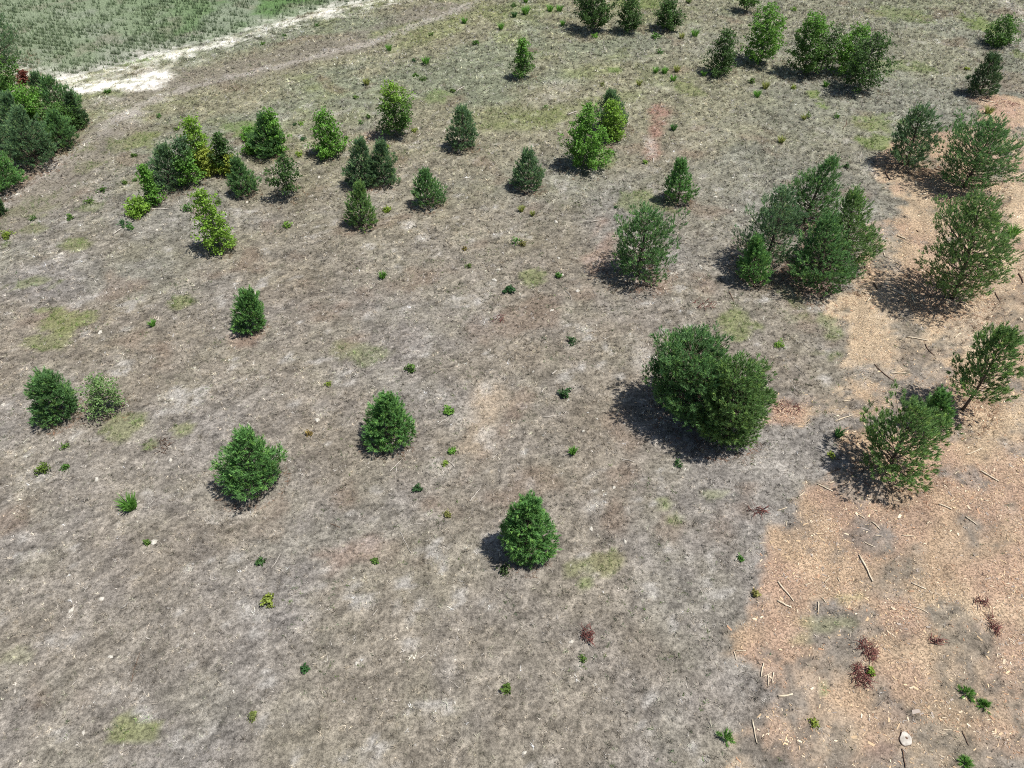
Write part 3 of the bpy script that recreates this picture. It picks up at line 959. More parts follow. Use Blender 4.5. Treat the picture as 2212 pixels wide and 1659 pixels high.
T(None, broad, 159, (2064, 180), (2102, 58), 76, 'column', B_LIME, 'yellow-green tree behind the dark front tree of the leafy group', bare=.08, group=FIVE)
T('the dark front tree of the leafy group', broad, 160, (2096, 222), (2144, 78), 84, 'column', B_DARK, 'dark green tree standing in front, rightmost of the leafy group', bare=.1, group=FIVE)
T('the top right cone tree', broad, 161, (2432, 112), (2462, 35), 64, 'cone', B_MID, 'small bright green cone-shaped tree near the top right corner', bare=.02)
T('the leaning dark pine', pine, 162, (2392, 230), (2428, 128), 76, 'cone', G_DARK, 'dark leaning pine with orange needles at its foot, below the top right corner', group=RIGHT)
T(None, broad, 163, (1492, 342), (1498, 242), 60, 'column', B_YEL, 'yellow-green oval tree in front of a pine and behind the big lime tree', bare=.02)
T(None, pine, 164, (1496, 318), (1493, 218), 78, 'egg', G_BLUE, 'faded grey-green pine peeping out behind the yellow-green oval tree')
T('the big lime tree', broad, 165, (1425, 408), (1434, 252), 108, 'cone', B_LIME, 'largest bright lime tree of the upper centre, broad at its skirt', bare=.05)
T('the pine under the pink strip', pine, 166, (1655, 492), (1666, 388), 76, 'egg', G_VIVID, 'fresh green pine standing alone below the bare pinkish strip')
T('the pine at the mulch corner', pine, 167, (2215, 402), (2242, 258), 112, 'open', G_BLUE, 'blue-green pine at the upper corner of the wood chip strip', dens=1.15, group=RIGHT)

# centre and right
T('the wide pine right of centre', pine, 171, (1556, 672), (1578, 500), 158, 'open', G_PINE, 'wide open-branched pine casting a broad shadow, right of centre', dens=1.15, group='young pines on the meadow')
T('the big windswept pine', pine, 172, (2352, 458), (2440, 275), 175, 'open', G_PINE, 'big windswept pine with many upswept shoots near the right edge, upper one', dens=1.2, group=RIGHT)
T(None, pine, 173, (1962, 545), (2042, 385), 138, 'egg', G_PINE, 'tall pine at the back of the tight pine group', group=MIX)
T('the tight pine group', pine, 174, (1868, 642), (1898, 452), 168, 'open', G_BLUE, 'greyish sparse pine on the left of the tight pine group', dens=.95, group=MIX)
T(None, pine, 175, (1842, 688), (1842, 572), 86, 'egg', G_VIVID, 'small vivid green pine at the lower left of the tight pine group', group=MIX)
T(None, pine, 176, (2052, 640), (2090, 460), 146, 'egg', G_OLIV, 'light green pine on the right flank of the tight pine group, next to the chips', group=MIX)
T('the front pine of the tight group', pine, 177, (2000, 690), (2032, 525), 152, 'egg', G_PINE, 'pine standing in front of the tight pine group over a dark shadow', group=MIX)
T('the largest open pine', pine, 178, (2325, 728), (2372, 472), 205, 'open', G_OLIV * .92, 'largest open-crowned pine on the chip strip with a fingered shadow at its left', dens=1.2, group=RIGHT)
T('the leaning open pine', pine, 179, (2350, 1000), (2432, 795), 180, 'open', G_OLIV, 'leaning sparse pine with its dark forked trunk showing, right edge', dens=.85, bare=.14, group=RIGHT)
T('the low spreading pine', pine, 180, (2172, 1148), (2222, 955), 200, 'open', G_OLIV, 'low spreading pine with bare twigs showing, on the chip strip edge', dens=.9, group=RIGHT)
T(None, pine, 181, (2280, 1040), (2268, 948), 84, 'egg', G_VIVID, 'small bright pine tucked behind the low spreading pine', group=RIGHT)
PAIR = 'two touching big pines'
T('the pair of big pines', pine, 182, (1692, 1005), (1704, 800), 212, 'dome', G_PINE, 'dense rounded dark green pine, left one of the touching big pair', dens=1.45, group=PAIR)
T(None, pine, 183, (1772, 1070), (1792, 868), 178, 'dome', G_OLIV * .95, 'olive green pine, right one of the touching big pair', dens=1.4, group=PAIR)

# left and foreground
T('the small lone pine', pine, 191, (613, 800), (598, 706), 76, 'cone', G_VIVID * .9, 'small lone pine with a bent top in the left middle of the meadow', dens=1.3)
T('the left pine', pine, 192, (150, 1018), (112, 906), 108, 'cone', G_PINE, 'pine with a side spur standing beside the pale see-through tree, far left', dens=1.3)
T('the pale see-through tree', broad, 193, (262, 1002), (242, 910), 98, 'cone', B_PALE, 'pale yellowish see-through tree with whitish twigs, far left', dens=.8, bare=.12, leaf=.085)
T('the large left pine', pine, 194, (616, 1180), (600, 1046), 162, 'egg', G_VIVID, 'dense rounded bright pine, largest of the lower left', dens=1.45)
T('the pine left of centre', pine, 195, (952, 1070), (944, 960), 120, 'egg', G_VIVID, 'dense egg-shaped bright pine left of centre, its shadow at lower left', dens=1.4)
T('the nearest pine', pine, 196, (1288, 1348), (1303, 1212), 130, 'cone', G_VIVID, 'nearest lone pine at lower centre with a dark tufted top', dens=1.4)

# ------------------------------------------------------------------ small plants, stones, sticks, dead brush
ITEMS = []        # (object, view x, view y, stem of the label, group)
TREE_PX = dict(LM)


def m_per_px(x, y):
    return depth_at(gp(x, y)) / FPX


def ground_at(x, y):
    p = gp(x, y)
    return np.array([p[0], p[1], float(hgt(p[0], p[1]))])


def sprout(seed, x, y, wpx, kind='leafy', tone='mid'):
    rng = np.random.default_rng(seed)
    o = ground_at(x, y + wpx * .25)
    r = max(.09, wpx * .5 * m_per_px(x, y))
    col = {'mid': np.array([.085, .185, .036]), 'lime': np.array([.17, .29, .05]), 'dark': np.array([.050, .115, .036]), 'olive': np.array([.17, .19, .06]), 'pine': np.array([.07, .14, .06])}[tone]
    size = 'tiny' if wpx < 15 else ('small' if wpx < 23 else 'larger')
    tint = {'mid': 'bright green', 'lime': 'light yellow-green', 'dark': 'dark green', 'olive': 'dull olive', 'pine': 'blue-green'}[tone]
    if kind == 'grass':
        n = int(34 + 170 * r)
        az = rng.uniform(0, 6.283, n)
        rr = r * .55 * np.sqrt(rng.random(n))
        b = np.stack([np.cos(az) * rr, np.sin(az) * rr, np.zeros(n)], 1)
        ti = np.radians(rng.uniform(3, 27, n))
        d = np.stack([np.cos(az) * np.sin(ti), np.sin(az) * np.sin(ti), np.cos(ti)], 1)
        ln = (r * 1.5 + .18) * rng.uniform(.6, 1.1, n)[:, None]
        sd = norm(np.cross(d, rng.normal(size=(n, 3)))) * .028
        m1 = b + d * ln * .6
        tip = b + d * ln + np.stack([np.cos(az), np.sin(az), -.5 * np.ones(n)], 1) * ln * .18
        V = np.stack([b - sd, b + sd, m1 + sd * .8, m1 - sd * .8, tip], 1).reshape(-1, 3)
        i = np.arange(n)[:, None] * 5
        F = np.concatenate([i + np.array([[0, 1, 2]]), i + np.array([[0, 2, 3]]), i + np.array([[3, 2, 4]])], 0)
        C = np.repeat(col * 1.9 * rng.uniform(.7, 1.25, (n, 1)), 5, 0)
        me = mesh_from('grass_tuft', V, F, C, M_LEAF)
        ob = link('grass_tuft', me, None, o)
        stem, cat, grp = f'{size} upright {tint} grass tuft', 'grass tuft', 'grass tufts standing up from the dry meadow'
    elif kind == 'pine':
        n = 26
        D = norm(rng.normal(size=(n, 3)) + np.array([0, 0, 1.1])); D[:, 2] = np.abs(D[:, 2])
        P = D * r * rng.uniform(.2, .75, (n, 1))
        V, C = needles(rng, P, D, np.repeat(col[None], n, 0) * 1.6 * rng.uniform(.8, 1.2, (n, 1)), .12, .15, 20, .022)
        ob = link('pine_seedling', mesh_from('pine_seedling', V, np.arange(len(V)).reshape(-1, 3), C, M_NEEDLE), None, o)
        stem, cat, grp = f'{size} {tint} pine seedling', 'seedling', 'pine seedlings on the ground'
    else:
        n = int((10 + 70 * r) * rng.uniform(.55, 1.3))
        u = rng.normal(size=(n, 3)); u[:, 2] = np.abs(u[:, 2]) * rng.uniform(.4, 1.5) + .12
        col = col * np.array([rng.uniform(.8, 1.35), rng.uniform(.9, 1.1), 1])
        lob = 1 + .35 * np.sin(np.arctan2(u[:, 1], u[:, 0]) * 3 + rng.uniform(0, 6))[:, None]
        P = norm(u) * r * rng.uniform(.45, .95, (n, 1)) * lob
        P[:, 2] += .04
        V, F, C = leaves(rng, P, np.repeat(col[None], n, 0) * (.8 + .45 * (P[:, 2:3] / r)) * rng.uniform(.8, 1.2, (n, 1)), .05, (.085 + .05 * r) * rng.uniform(.75, 1.25), 6, .8)
        V[:, 2] = np.maximum(V[:, 2], .01)
        ob = link('leafy_sprout', mesh_from('leafy_sprout', V, F, C, M_LEAF), None, o)
        stem, cat, grp = f'{size} {tint} leafy sprout', 'sprout', 'leafy sprouts scattered over the meadow'
    ob.rotation_euler.z = 0
    ob['category'] = cat
    ob['group'] = grp
    ITEMS.append((ob, x, y, stem))
    return ob


def V2(l):
    return [(a * Z, b * Z, *r) for a, b, *r in l]


SPR = [(98, 1007, 30, 'leafy', 'mid'), (143, 962, 15, 'leafy', 'mid'), (143, 1007, 15, 'leafy', 'mid'), (283, 1085, 36, 'grass', 'mid'), (580, 1294, 26, 'leafy', 'lime'),
       (545, 1545, 16, 'leafy', 'olive'), (1093, 1484, 18, 'leafy', 'mid'), (902, 1052, 17, 'leafy', 'dark'), (977, 972, 15, 'leafy', 'lime'), (962, 998, 10, 'leafy', 'lime'),
       (969, 885, 19, 'leafy', 'lime'), (888, 793, 22, 'leafy', 'mid'), (1220, 847, 27, 'leafy', 'dark'), (1236, 733, 22, 'leafy', 'dark'), (1100, 621, 22, 'leafy', 'dark'),
       (1115, 518, 24, 'leafy', 'mid'), (1130, 525, 14, 'leafy', 'olive'), (1012, 573, 12, 'leafy', 'mid'), (1004, 535, 10, 'leafy', 'olive'), (621, 485, 19, 'leafy', 'lime'), (837, 453, 16, 'leafy', 'lime'), (827, 597, 14, 'grass', 'mid'),
       (331, 701, 12, 'grass', 'mid'), (222, 410, 19, 'leafy', 'mid'), (194, 434, 19, 'leafy', 'mid'), (153, 471, 15, 'leafy', 'mid'), (73, 472, 13, 'leafy', 'mid'), (18, 506, 24, 'leafy', 'lime'),
       (282, 492, 22, 'leafy', 'mid'), (268, 483, 20, 'pine', 'pine'), (406, 449, 25, 'leafy', 'mid'), (472, 433, 16, 'leafy', 'mid'), (565, 1212, 14, 'leafy', 'dark'), (1090, 1227, 24, 'leafy', 'dark'), (1683, 740, 21, 'leafy', 'lime'),
       (2087, 1490, 28, 'pine', 'mid'), (1565, 1587, 28, 'pine', 'mid'), (2128, 1521, 18, 'pine', 'mid'), (2085, 1645, 14, 'pine', 'mid'), (1632, 1282, 15, 'leafy', 'olive'), (2185, 500, 26, 'grass', 'mid'), (1237, 976, 14, 'grass', 'mid'), (1207, 593, 14, 'leafy', 'mid'),
       (548, 1543, 9, 'leafy', 'olive'), (660, 1446, 10, 'leafy', 'dark'), (1312, 1277, 0, '', ''), (1258, 1420, 12, 'leafy', 'mid'), (810, 1210, 10, 'leafy', 'mid'), (668, 933, 12, 'leafy', 'olive'), (710, 827, 12, 'leafy', 'lime'), (965, 1108, 14, 'leafy', 'olive'), (320, 1170, 12, 'leafy', 'mid'),
       (1465, 1000, 14, 'leafy', 'dark'), (1810, 935, 18, 'grass', 'dark'), (1796, 980, 12, 'leafy', 'lime'), (1600, 1205, 10, 'leafy', 'mid'), (1030, 590, 0, '', ''),
       (1350, 490, 8, 'leafy', 'mid'), (2065, 1420, 0, '', ''), (1760, 1560, 14, 'leafy', 'lime'), (1880, 1450, 12, 'leafy', 'lime'), (2145, 1305, 0, '', '')]
SPR_SRC = [(774, 60, 16, 'leafy', 'mid'), (950, 120, 14, 'grass', 'mid'), (1040, 152, 18, 'grass', 'mid'), (1162, 103, 18, 'leafy', 'mid'), (1106, 220, 13, 'leafy', 'mid'), (1010, 148, 11, 'leafy', 'dark'),
           (1015, 183, 11, 'leafy', 'mid'), (1033, 192, 16, 'leafy', 'mid'), (1052, 84, 10, 'leafy', 'mid'), (1223, 65, 14, 'grass', 'mid'), (895, 202, 16, 'grass', 'olive'), (869, 238, 9, 'leafy', 'mid'), (883, 297, 12, 'leafy', 'mid'),
           (1012, 319, 11, 'leafy', 'lime'), (945, 357, 12, 'leafy', 'lime'), (739, 337, 14, 'leafy', 'dark'), (736, 300, 14, 'leafy', 'lime'), (720, 302, 9, 'leafy', 'dark'), (900, 284, 10, 'leafy', 'mid'), (641, 106, 9, 'leafy', 'mid'), (694, 87, 9, 'leafy', 'mid'), (730, 374, 16, 'leafy', 'lime'),
           (1134, 53, 12, 'grass', 'mid'), (1255, 12, 14, 'leafy', 'mid'), (1283, 4, 12, 'grass', 'mid'), (1284, 28, 19, 'grass', 'mid'), (1256, 37, 12, 'grass', 'dark'), (1343, 24, 15, 'grass', 'mid'), (1365, 24, 15, 'grass', 'mid'), (1374, 58, 12, 'grass', 'mid'),
           (1451, 86, 15, 'leafy', 'lime'), (1600, 88, 20, 'leafy', 'mid'), (1696, 84, 17, 'grass', 'mid'), (1664, 91, 12, 'grass', 'olive'), (1610, 124, 17, 'leafy', 'mid'), (1622, 174, 14, 'grass', 'mid'), (1600, 174, 12, 'grass', 'mid'),
           (1652, 170, 14, 'grass', 'olive'), (1643, 192, 14, 'grass', 'mid'), (1718, 180, 11, 'grass', 'mid'), (1470, 204, 12, 'leafy', 'olive'), (1559, 205, 12, 'grass', 'olive'), (1333, 260, 14, 'leafy', 'mid'), (1644, 313, 14, 'grass', 'dark'), (1575, 396, 10, 'leafy', 'lime'),
           (1835, 197, 15, 'leafy', 'mid'), (1847, 37, 12, 'leafy', 'mid'), (1847, 232, 16, 'grass', 'mid'), (1681, 3, 14, 'leafy', 'mid'), (1939, 22, 15, 'leafy', 'lime'), (1937, 213, 11, 'leafy', 'lime'), (1868, 210, 16, 'grass', 'olive'), (2015, 207, 12, 'grass', 'mid'),
           (1972, 283, 16, 'leafy', 'mid'), (1961, 290, 10, 'grass', 'olive'), (2042, 285, 14, 'leafy', 'mid'), (2066, 405, 13, 'leafy', 'dark'), (2358, 170, 9, 'leafy', 'lime'), (1906, 345, 14, 'grass', 'olive'), (2411, 272, 18, 'grass', 'olive'), (1503, 505, 10, 'leafy', 'dark'),
           (1272, 513, 12, 'grass', 'olive'), (1300, 524, 10, 'grass', 'olive'), (265, 225, 12, 'leafy', 'mid'), (390, 282, 12, 'leafy', 'mid'), (433, 314, 11, 'leafy', 'mid'), (328, 378, 11, 'leafy', 'mid'), (332, 440, 10, 'leafy', 'mid'), (306, 446, 11, 'leafy', 'mid')]
sd = 500
for a in SPR + V2(SPR_SRC):
    sd += 1
    if a[2]:
        f = 1 if a in SPR else Z
        sprout(sd, a[0], a[1], a[2] * (1.1 if f == 1 else 1.15 * Z), a[3], a[4])


def stone(seed, x, y, wpx):
    rng = np.random.default_rng(seed)
    r = wpx * .5 * m_per_px(x, y)
    nu, nv = 9, 5
    V = [(0, 0, .55)]
    k = rng.uniform(0, 6.28, 4)
    for j in range(1, nv):
        ph = j / (nv - 1) * 1.75
        for i in range(nu):
            t = i / nu * 6.283
            q = 1 + .22 * math.sin(2 * t + k[0]) + .14 * math.sin(3 * t + k[1]) + .12 * math.sin(5 * t + k[2] + j)
            V.append((math.sin(ph) * math.cos(t) * q, math.sin(ph) * math.sin(t) * q * .75, math.cos(ph) * .55 * (1 + .15 * math.sin(2 * t + k[3]))))
    F = [(0, 1 + i, 1 + (i + 1) % nu) for i in range(nu)]
    for j in range(nv - 2):
        for i in range(nu):
            a, b = 1 + j * nu + i, 1 + j * nu + (i + 1) % nu
            F += [(a, a + nu, b + nu), (a, b + nu, b)]
    ob = link('pale_stone', mesh_from('pale_stone', np.array(V) * r, np.array(F), None, M_STONE, 3, False), None, ground_at(x, y))
    ob.rotation_euler.z = rng.uniform(0, 6)
    ob['category'] = 'stone'
    ob['group'] = 'pale stones scattered in the dry grass'
    ITEMS.append((ob, x, y, ('tiny' if wpx < 8 else 'small' if wpx < 11 else 'larger') + ' whitish stone'))


STONES = [(1077, 581, 9), (1068, 605, 12), (1207, 557, 8), (1214, 593, 10), (1248, 628, 11), (1201, 479, 10), (1192, 670, 9), (1450, 591, 7), (1588, 454, 9), (1512, 573, 8), (1545, 427, 9),
          (333, 1171, 16), (368, 993, 10), (209, 1035, 12), (371, 862, 9), (6, 872, 9), (685, 906, 13), (38, 421, 10), (133, 550, 11), (217, 718, 12), (534, 437, 8), (340, 499, 9), (689, 383, 9),
          (154, 1318, 13), (219, 1294, 13), (180, 1582, 10), (238, 1418, 11), (771, 1434, 10), (983, 1519, 7), (1277, 1142, 11), (1350, 1171, 10), (1326, 1054, 9), (1234, 1386, 11), (1133, 1625, 10),
          (2027, 31, 7), (1260, 932, 7), (830, 780, 7), (1152, 803, 7), (1290, 906, 6), (12, 430, 7)]
for k, (x, y, wd) in enumerate(STONES):
    stone(800 + k, x, y, wd)


def stick(seed, x0, y0, x1, y1, wpx, tone='pale'):
    rng = np.random.default_rng(seed)
    a, b = ground_at(x0, y0), ground_at(x1, y1)
    c = (a + b) / 2
    L = float(np.hypot(*(b - a)[:2]))
    w_ = max(.010, wpx * .38 * m_per_px(x0, y0))
    n = 6
    ts = np.linspace(0, 1, n)
    dirv = (b - a) / L
    sidev = np.array([-dirv[1], dirv[0], 0])
    bend = rng.normal(0, .035 * L)
    pts = []
    for i, t in enumerate(ts):
        p = a + (b - a) * t + sidev * (bend * math.sin(math.pi * t) + rng.normal(0, .012 * L) * (0 < i < n - 1))
        p[2] = float(hgt(p[0], p[1])) + w_ * .7 + .015
        pts.append(p - c)
    tb = Tubes()
    rad = [w_ * (1 - .45 * t) * rng.uniform(.85, 1.15) for t in ts]
    rad[0] *= .75
    tb.add(pts, rad, 6)
    # a forked twig stub grown into the stick
    if wpx < 4.5 and rng.random() < .5:
        i = rng.integers(1, 4)
        e = norm(dirv * .8 + sidev * rng.choice([-1, 1]) * .7)
        q = pts[i] + e * L * rng.uniform(.1, .22)
        tb.add([pts[i], (pts[i] + q) / 2 + np.array([0, 0, .01]), q + np.array([0, 0, .03])], [w_ * .5, w_ * .4, w_ * .2], 4)
    mat = {'pale': M_PALEWOOD, 'grey': M_GREYWOOD, 'brown': M_DARKWOOD}[tone]
    nm = 'wood_splinter' if tone == 'pale' else 'stick'
    ob = link(nm, tb.mesh(nm, mat), None, c)
    ob['category'] = 'stick'
    ob['group'] = 'broken wood lying on the chip strip' if tone == 'pale' else 'fallen sticks lying on the meadow'
    px_len = math.hypot(x1 - x0, y1 - y0)
    size = 'short' if px_len < 24 else ('medium' if px_len < 42 else 'long')
    if px_len < 1e-3:
        px_len = 1
    sx, sy = (x1 - x0, y1 - y0) if x1 > x0 else (x0 - x1, y0 - y1)
    ang = math.degrees(math.atan2(-sy, sx))
    way = 'lying level' if abs(ang) < 17 else ('pointing up and down' if abs(ang) > 68 else ('slanting up to the right' if ang > 0 else 'slanting down to the right'))
    if wpx >= 6.5:
        size = 'thick ' + size
    what = {'pale': 'pale splintered stick', 'grey': 'grey bleached stick', 'brown': 'dark brown stick'}[tone]
    ITEMS.append((ob, (x0 + x1) / 2, (y0 + y1) / 2, f'{size} {what} {way}'))


def tile(ox, oy, l):
    return [((ox + a / 3.386) * Z, (oy + b / 3.386) * Z, (ox + c / 3.386) * Z, (oy + d / 3.386) * Z, *r) for a, b, c, d, *r in l]


STK = tile(1850, 900, [(640, 435, 790, 375, 4.5), (1720, 715, 1850, 665, 4.5), (1835, 850, 1990, 935, 5), (490, 950, 620, 1015, 4), (160, 1175, 240, 1150, 3.5), (340, 1055, 385, 1020, 4), (1490, 1125, 1600, 1165, 4.5),
                       (1715, 1225, 1810, 1295, 4), (940, 1275, 1010, 1335, 4), (870, 1435, 965, 1480, 3), (690, 820, 575, 870, 2.5, 'brown'), (590, 950, 655, 925, 4), (905, 1080, 945, 1075, 4), (1795, 575, 1835, 585, 3), (1590, 1100, 1615, 1075, 3),
                       (1190, 1380, 1290, 1388, 3), (830, 1215, 880, 1245, 3.5), (1620, 880, 1660, 855, 3), (1395, 1285, 1420, 1265, 3.5), (965, 1385, 1030, 1390, 2.5), (710, 265, 765, 255, 4), (10, 1450, 70, 1440, 3), (240, 1260, 235, 1300, 2.5), (1870, 1095, 1905, 1095, 3.5), (1130, 1095, 1160, 1100, 2.5)])
STK += tile(1850, 450, [(1150, 430, 1220, 460, 5), (1100, 865, 1220, 920, 5), (1230, 1260, 1410, 1295, 4), (900, 975, 945, 895, 4), (860, 900, 915, 910, 4), (1270, 905, 1300, 950, 4), (1275, 935, 1300, 990, 3), (960, 815, 990, 870, 4, 'brown'), (1630, 1270, 1665, 1235, 4),
                        (965, 1485, 1130, 1620, 3, 'brown'), (1100, 1550, 1260, 1560, 3.5), (1040, 570, 1050, 600, 3.5), (1330, 85, 1390, 80, 4.5), (820, 755, 870, 752, 3), (1960, 750, 2000, 775, 4), (2012, 610, 2016, 660, 5), (2150, 745, 2190, 820, 4, 'brown'), (1385, 1320, 1460, 1415, 2.5, 'brown'), (1310, 385, 1325, 400, 3, 'brown'), (1960, 895, 2000, 970, 2.5, 'brown')])
STK += tile(1850, 1385, [(165, 120, 295, 280, 5), (160, 280, 280, 335, 6.5), (835, -100, 950, 120, 6), (500, 285, 500, 380, 4), (530, 250, 565, 295, 3.5), (390, 145, 445, 125, 3.5), (555, 125, 600, 80, 3), (165, 1070, 285, 1050, 7.5), (25, 910, 45, 795, 5), (40, 910, 110, 870, 3.5),
                         (85, 890, 85, 990, 3.5), (130, 870, 118, 960, 4), (1275, 130, 1390, 180, 4.5), (1290, 330, 1410, 380, 3), (1530, 1345, 1600, 1342, 3.5), (1500, 1365, 1570, 1380, 2.5), (1690, 1350, 1745, 1475, 3, 'brown'), (1190, 1500, 1215, 1660, 4, 'brown'), (1520, 1245, 1560, 1240, 3.5), (880, 712, 915, 715, 4.5), (660, 80, 680, 120, 3), (1930, 430, 1965, 425, 4.5), (785, 690, 800, 705, 3.5)])
STK += tile(1200, 1385, [(2155, 1260, 2190, 1460, 4.5), (2000, 700, 2020, 770, 3.5), (2015, 690, 2100, 695, 3)])
STK += tile(600, 900, [(1190, 850, 1300, 740, 3, 'grey'), (1580, 460, 1665, 410, 3, 'grey'), (1855, 1100, 1940, 990, 3, 'grey'), (1275, 1350, 1370, 1530, 2.2, 'grey'), (1670, 760, 1725, 815, 3, 'grey'), (210, 1655, 290, 1530, 2.5, 'grey'), (1320, 1310, 1460, 1280, 2.2, 'grey'), (2040, 740, 2080, 700, 2.4, 'grey'), (700, 1290, 780, 1320, 2.5, 'brown')])
STK += tile(1200, 900, [(500, 50, 535, 20, 5, 'grey'), (415, 195, 435, 162, 4, 'grey'), (1065, 750, 1190, 780, 2.5, 'grey'), (2012, 1595, 2028, 1570, 5, 'grey'), (2090, 1530, 2145, 1480, 3, 'grey'), (420, 395, 530, 385, 2.5, 'grey')])
STK += tile(1200, 450, [(820, 315, 890, 303, 4, 'grey'), (1170, 830, 1320, 850, 3, 'brown'), (610, 880, 660, 960, 2.2, 'grey'), (1960, 890, 2000, 970, 2.5, 'brown'), (1760, 1030, 1790, 985, 2.5, 'grey'), (895, 100, 905, 150, 2, 'grey')])
STK += tile(1200, 0, [(630, 950, 705, 925, 4, 'grey'), (1335, 1310, 1335, 1350, 3, 'grey'), (1120, 1030, 1140, 1010, 3, 'grey')])
STK += tile(600, 0, [(1740, 760, 1810, 715, 3, 'grey'), (1640, 1100, 1655, 1060, 3, 'grey'), (1420, 1130, 1450, 1105, 2.5, 'grey')])
STK += tile(0, 450, [(1240, 215, 1400, 217, 3.5, 'grey'), (940, 420, 1010, 375, 4, 'grey'), (20, 580, 80, 545, 3, 'grey')])
STK += tile(0, 1385, [(1080, 950, 1160, 700, 2.5, 'brown'), (600, 975, 640, 940, 2.5, 'grey')])
STK += tile(600, 1385, [(1440, 755, 1505, 705, 3, 'grey'), (1570, 690, 1590, 645, 3, 'grey'), (1050, 400, 1090, 350, 2.5, 'grey'), (850, 150, 895, 110, 2.5, 'grey')])
STK += tile(1850, 0, [(1050, 1420, 1095, 1490, 4, 'brown'), (1300, 1500, 1315, 1540, 4), (1240, 1430, 1285, 1460, 3.5, 'brown'), (1830, 820, 1960, 850, 4), (2120, 1460, 2200, 1425, 3), (705, 1075, 735, 1000, 2, 'brown'), (1340, 1610, 1385, 1605, 4), (1455, 1400, 1520, 1420, 3, 'brown')])
for k, a in enumerate(STK):
    stick(900 + k, *a)


def dead_brush(seed, x, y, wpx, hpx, stem, n=46, mat=None, cat='dead brush', flat=.5):
    """a tangle of dead twigs, one heap"""
    rng = np.random.default_rng(seed)
    o = ground_at(x, y)
    m = m_per_px(x, y)
    a = wpx * .5 * m
    b = max(.1, (gp(x, y - hpx / 2) - gp(x, y + hpx / 2))[1] / 2)
    tb = Tubes()
    for k in range(n):
        q = rng.uniform(0, 6.283); r = math.sqrt(rng.random())
        p = np.array([a * r * math.cos(q), b * r * math.sin(q), rng.uniform(.02, .25 * flat)])
        t = rng.uniform(0, 6.283)
        e = p + np.array([math.cos(t), math.sin(t), rng.uniform(-.1, .55) * flat]) * rng.uniform(.14, .34)
        e[2] = max(.02, e[2])
        mid = (p + e) / 2 + rng.normal(0, .03, 3)
        mid[2] = max(.02, mid[2])
        w_ = rng.uniform(.008, .02)
        tb.add([p, mid, e], [w_, w_ * .8, w_ * .3], 3)
    ob = link('dead_brush', tb.mesh('dead_brush', mat or M_REDTWIG), None, o)
    tag(ob, stem, cat, 'heaps of dead brush')
    return ob


dead_brush(1101, 1874, 1405, 34, 50, 'upper heap of wine-red dead pine brush at the edge of the chip track', 90)
dead_brush(1102, 1862, 1462, 40, 50, 'lower heap of wine-red dead pine brush at the edge of the chip track', 100)
dead_brush(1103, 2146, 1352, 18, 44, 'reddish dead branch heap at lower right near the right edge', 50)
dead_brush(1104, 2120, 1300, 30, 20, 'small thin scatter of red twigs above the reddish heap at lower right', 26)
dead_brush(1105, 1268, 1373, 26, 30, 'lone dark red-brown dead shrub in open dry grass, lower centre right', 60, flat=1.0)
dead_brush(1106, 1640, 1105, 40, 18, 'dark red dead twigs at the chip strip edge, below the pair of big pines', 40)
dead_brush(1107, 352, 962, 34, 36, 'brown dead twigs beside a yellow-green grass patch, left middle', 36, M_DARKWOOD)
dead_brush(1108, 1520, 658, 46, 22, 'thin tangle of dark red twigs above the green patch right of centre', 44)
dead_brush(1110, 2020, 1385, 26, 12, 'small red twig patch right of the pale chip track, lower right', 22)
dead_brush(1111, 1700, 880, 60, 26, 'red dead needles strewn right of the pair of big pines', 60, flat=.3)
dead_brush(1112, 2168, 225, 60, 14, 'orange-brown slash at the foot of the leaning dark pine, top right', 50, flat=.5)
dead_brush(1115, 1075, 690, 24, 20, 'faint reddish dead weed in the middle of the meadow', 24)

# the sawn stump
st = tag(bpy.data.objects.new('tree_stump', None), 'pale flat sawn stump at the bottom right, dark hole in its middle', 'stump')
COL.objects.link(st)
st.location = ground_at(1956, 1597)
def slab(name, r, z0, z1, mat, sd_, off=(0, 0)):
    q = np.random.default_rng(sd_)
    k = q.uniform(0, 6.28, 3)
    n_ = 18
    ang = np.arange(n_) / n_ * 6.283
    rr = r * (1 + .13 * np.sin(2 * ang + k[0]) + .07 * np.sin(3 * ang + k[1]) + .05 * np.sin(5 * ang + k[2]))
    ring = lambda f, z: np.stack([off[0] + rr * f * np.cos(ang), off[1] + rr * f * np.sin(ang), np.full(n_, z)], 1)
    V = np.concatenate([ring(1.1, z0), ring(1, z1), [[off[0], off[1], z1]]])
    F = []
    for i in range(n_):
        j = (i + 1) % n_
        F += [(i, j, n_ + j), (i, n_ + j, n_ + i), (n_ + i, n_ + j, 2 * n_)]
    link(name, mesh_from(name, V, np.array(F), None, mat), st)


slab('bark', .215, -.05, .055, M_DARKWOOD, 4)
slab('cut_face', .20, .04, .062, M_GREYWOOD, 4)
slab('rotten_core', .04, .05, .066, M_DARKWOOD, 6, (.03, .03))

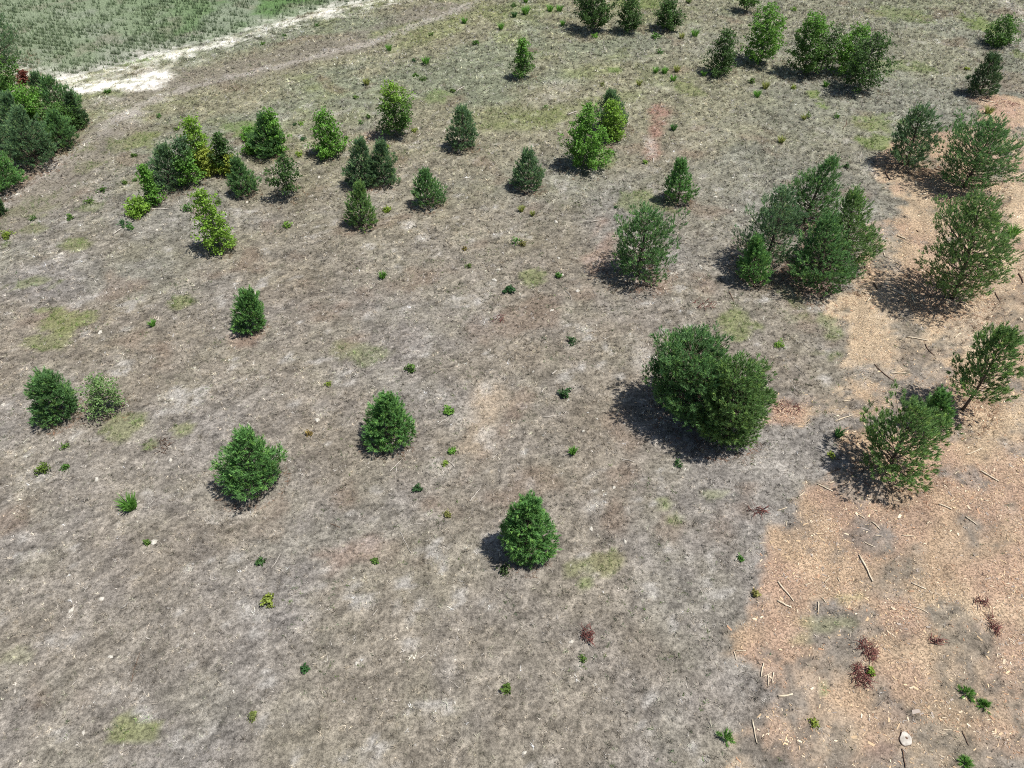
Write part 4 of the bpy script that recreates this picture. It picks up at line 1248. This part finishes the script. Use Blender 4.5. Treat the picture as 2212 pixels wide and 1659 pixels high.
# needle litter and uncut dry stems at the feet of the trees, small weeds between the tufts
rng = np.random.default_rng(77)
lx, ly, lc, tx, ty = [], [], [], [], []
for bx, by, r, isp in BASES:
    k = int(55 * r * r) + 14 if isp else int(16 * r * r) + 5
    q, a_ = r * 1.15 * np.sqrt(rng.random(k)), rng.uniform(0, 6.283, k)
    lx.append(bx + q * np.cos(a_)); ly.append(by + q * np.sin(a_))
    k = int(9 * r) + 5
    q, a_ = r * rng.uniform(.5, 1.2, k), rng.uniform(0, 6.283, k)
    tx.append(bx + q * np.cos(a_)); ty.append(by + q * np.sin(a_))
lx, ly, tx, ty = map(np.concatenate, (lx, ly, tx, ty))
blades('needle_litter', rng, lx, ly, np.array([.26, .15, .095]) * rng.uniform(.6, 1.3, (len(lx), 1)), 7, .20, .030, (72, 89), 0, .10)
blades('tall_dry_grass', rng, tx, ty, np.array([.36, .30, .21]) * rng.uniform(.6, 1.3, (len(tx), 1)), 8, .34, .026, (4, 42), 0, .08)
rng, x, y = scatter(52000, 91)
c, mu, sa, fi, gr, tk = cover(x, y)
dn = sm(.52, .70, fbm(x, y, 4.5, 641)) * sm(.42, .62, fbm(x, y, .9, 651, 2))
keep = (rng.random(len(x)) < dn * .55) & (mu < .8) & (sa < .4) & (fi < .5)
x, y = x[keep], y[keep]
wc = np.where(rng.random((len(x), 1)) < .6, np.array([.135, .175, .105]), np.array([.13, .19, .065]))
blades('low_green_weeds', rng, x, y, wc * np.exp(rng.normal(0, .25, (len(x), 1))), 7, .12, .032, (15, 78), 0, .06)

# ------------------------------------------------------------------ labels of the small things: by look, then by the nearest landmark
marks = [(k, np.array(v)) for k, v in LM.items()] + [
    ('the white sand path', np.array([250., 178.])), ('the crop field corner', np.array([640., 45.])), ('the pale bare strip at centre', np.array([1050., 910.])),
    ('the red brush heaps', np.array([1868., 1435.])), ('the sawn stump', np.array([1956., 1597.])), ('the pinkish bare strip', np.array([1412., 285.])),
    ('the yellow-green patch at lower left', np.array([290., 1580.])), ('the three yellow patches at far left', np.array([120., 700.])), ('the lower right corner', np.array([2212., 1659.])),
    ('the bottom edge centre', np.array([1106., 1659.])), ('the dark red dead shrub', np.array([1268., 1373.])), ('the left edge middle', np.array([0., 1180.])), ('the bottom left corner', np.array([0., 1659.])),
    ('the lone grass tuft at left', np.array([283., 1085.])), ('the green patch right of centre', np.array([1590., 690.]))]


def side(dx, dy):
    a = math.degrees(math.atan2(dy, dx)) % 360
    return ['right of', 'below and right of', 'below', 'below and left of', 'left of', 'above and left of', 'above', 'above and right of'][int(((a + 22.5) % 360) // 45)]


byl = {}
for ob, x, y, stem in ITEMS:
    best = sorted(marks, key=lambda m: math.hypot(m[1][0] - x, m[1][1] - y) + (1e5 if math.hypot(m[1][0] - x, m[1][1] - y) < 6 else 0))[0]
    dx, dy = x - best[1][0], y - best[1][1]
    byl.setdefault((stem, side(dx, dy), best[0]), []).append((math.hypot(dx, dy), ob))
for (stem, sd_, lm), l in byl.items():
    l.sort(key=lambda a: a[0])
    for i, (d_, ob) in enumerate(l):
        q = '' if len(l) == 1 else (('nearer ', 'farther ')[i] if len(l) == 2 else ('nearest ', 'second ', 'third ', 'fourth ', 'fifth ', 'sixth ', 'seventh ')[min(i, 6)])
        lab = f'{q}{stem} {sd_} {lm}'
        if len(lab.split()) > 16:
            lab = lab.replace(' and ', '-')
        if len(lab.split()) > 16:
            lab = lab.replace(' lying level', '').replace('splintered ', '').replace('bleached ', '')
        if len(lab.split()) > 16:
            lab = lab.replace('slanting ', '')
        if len(lab.split()) > 16:
            lab = lab.replace('pointing ', '').replace('medium ', '').replace('short ', '').replace('long ', '')
        ob['label'] = lab
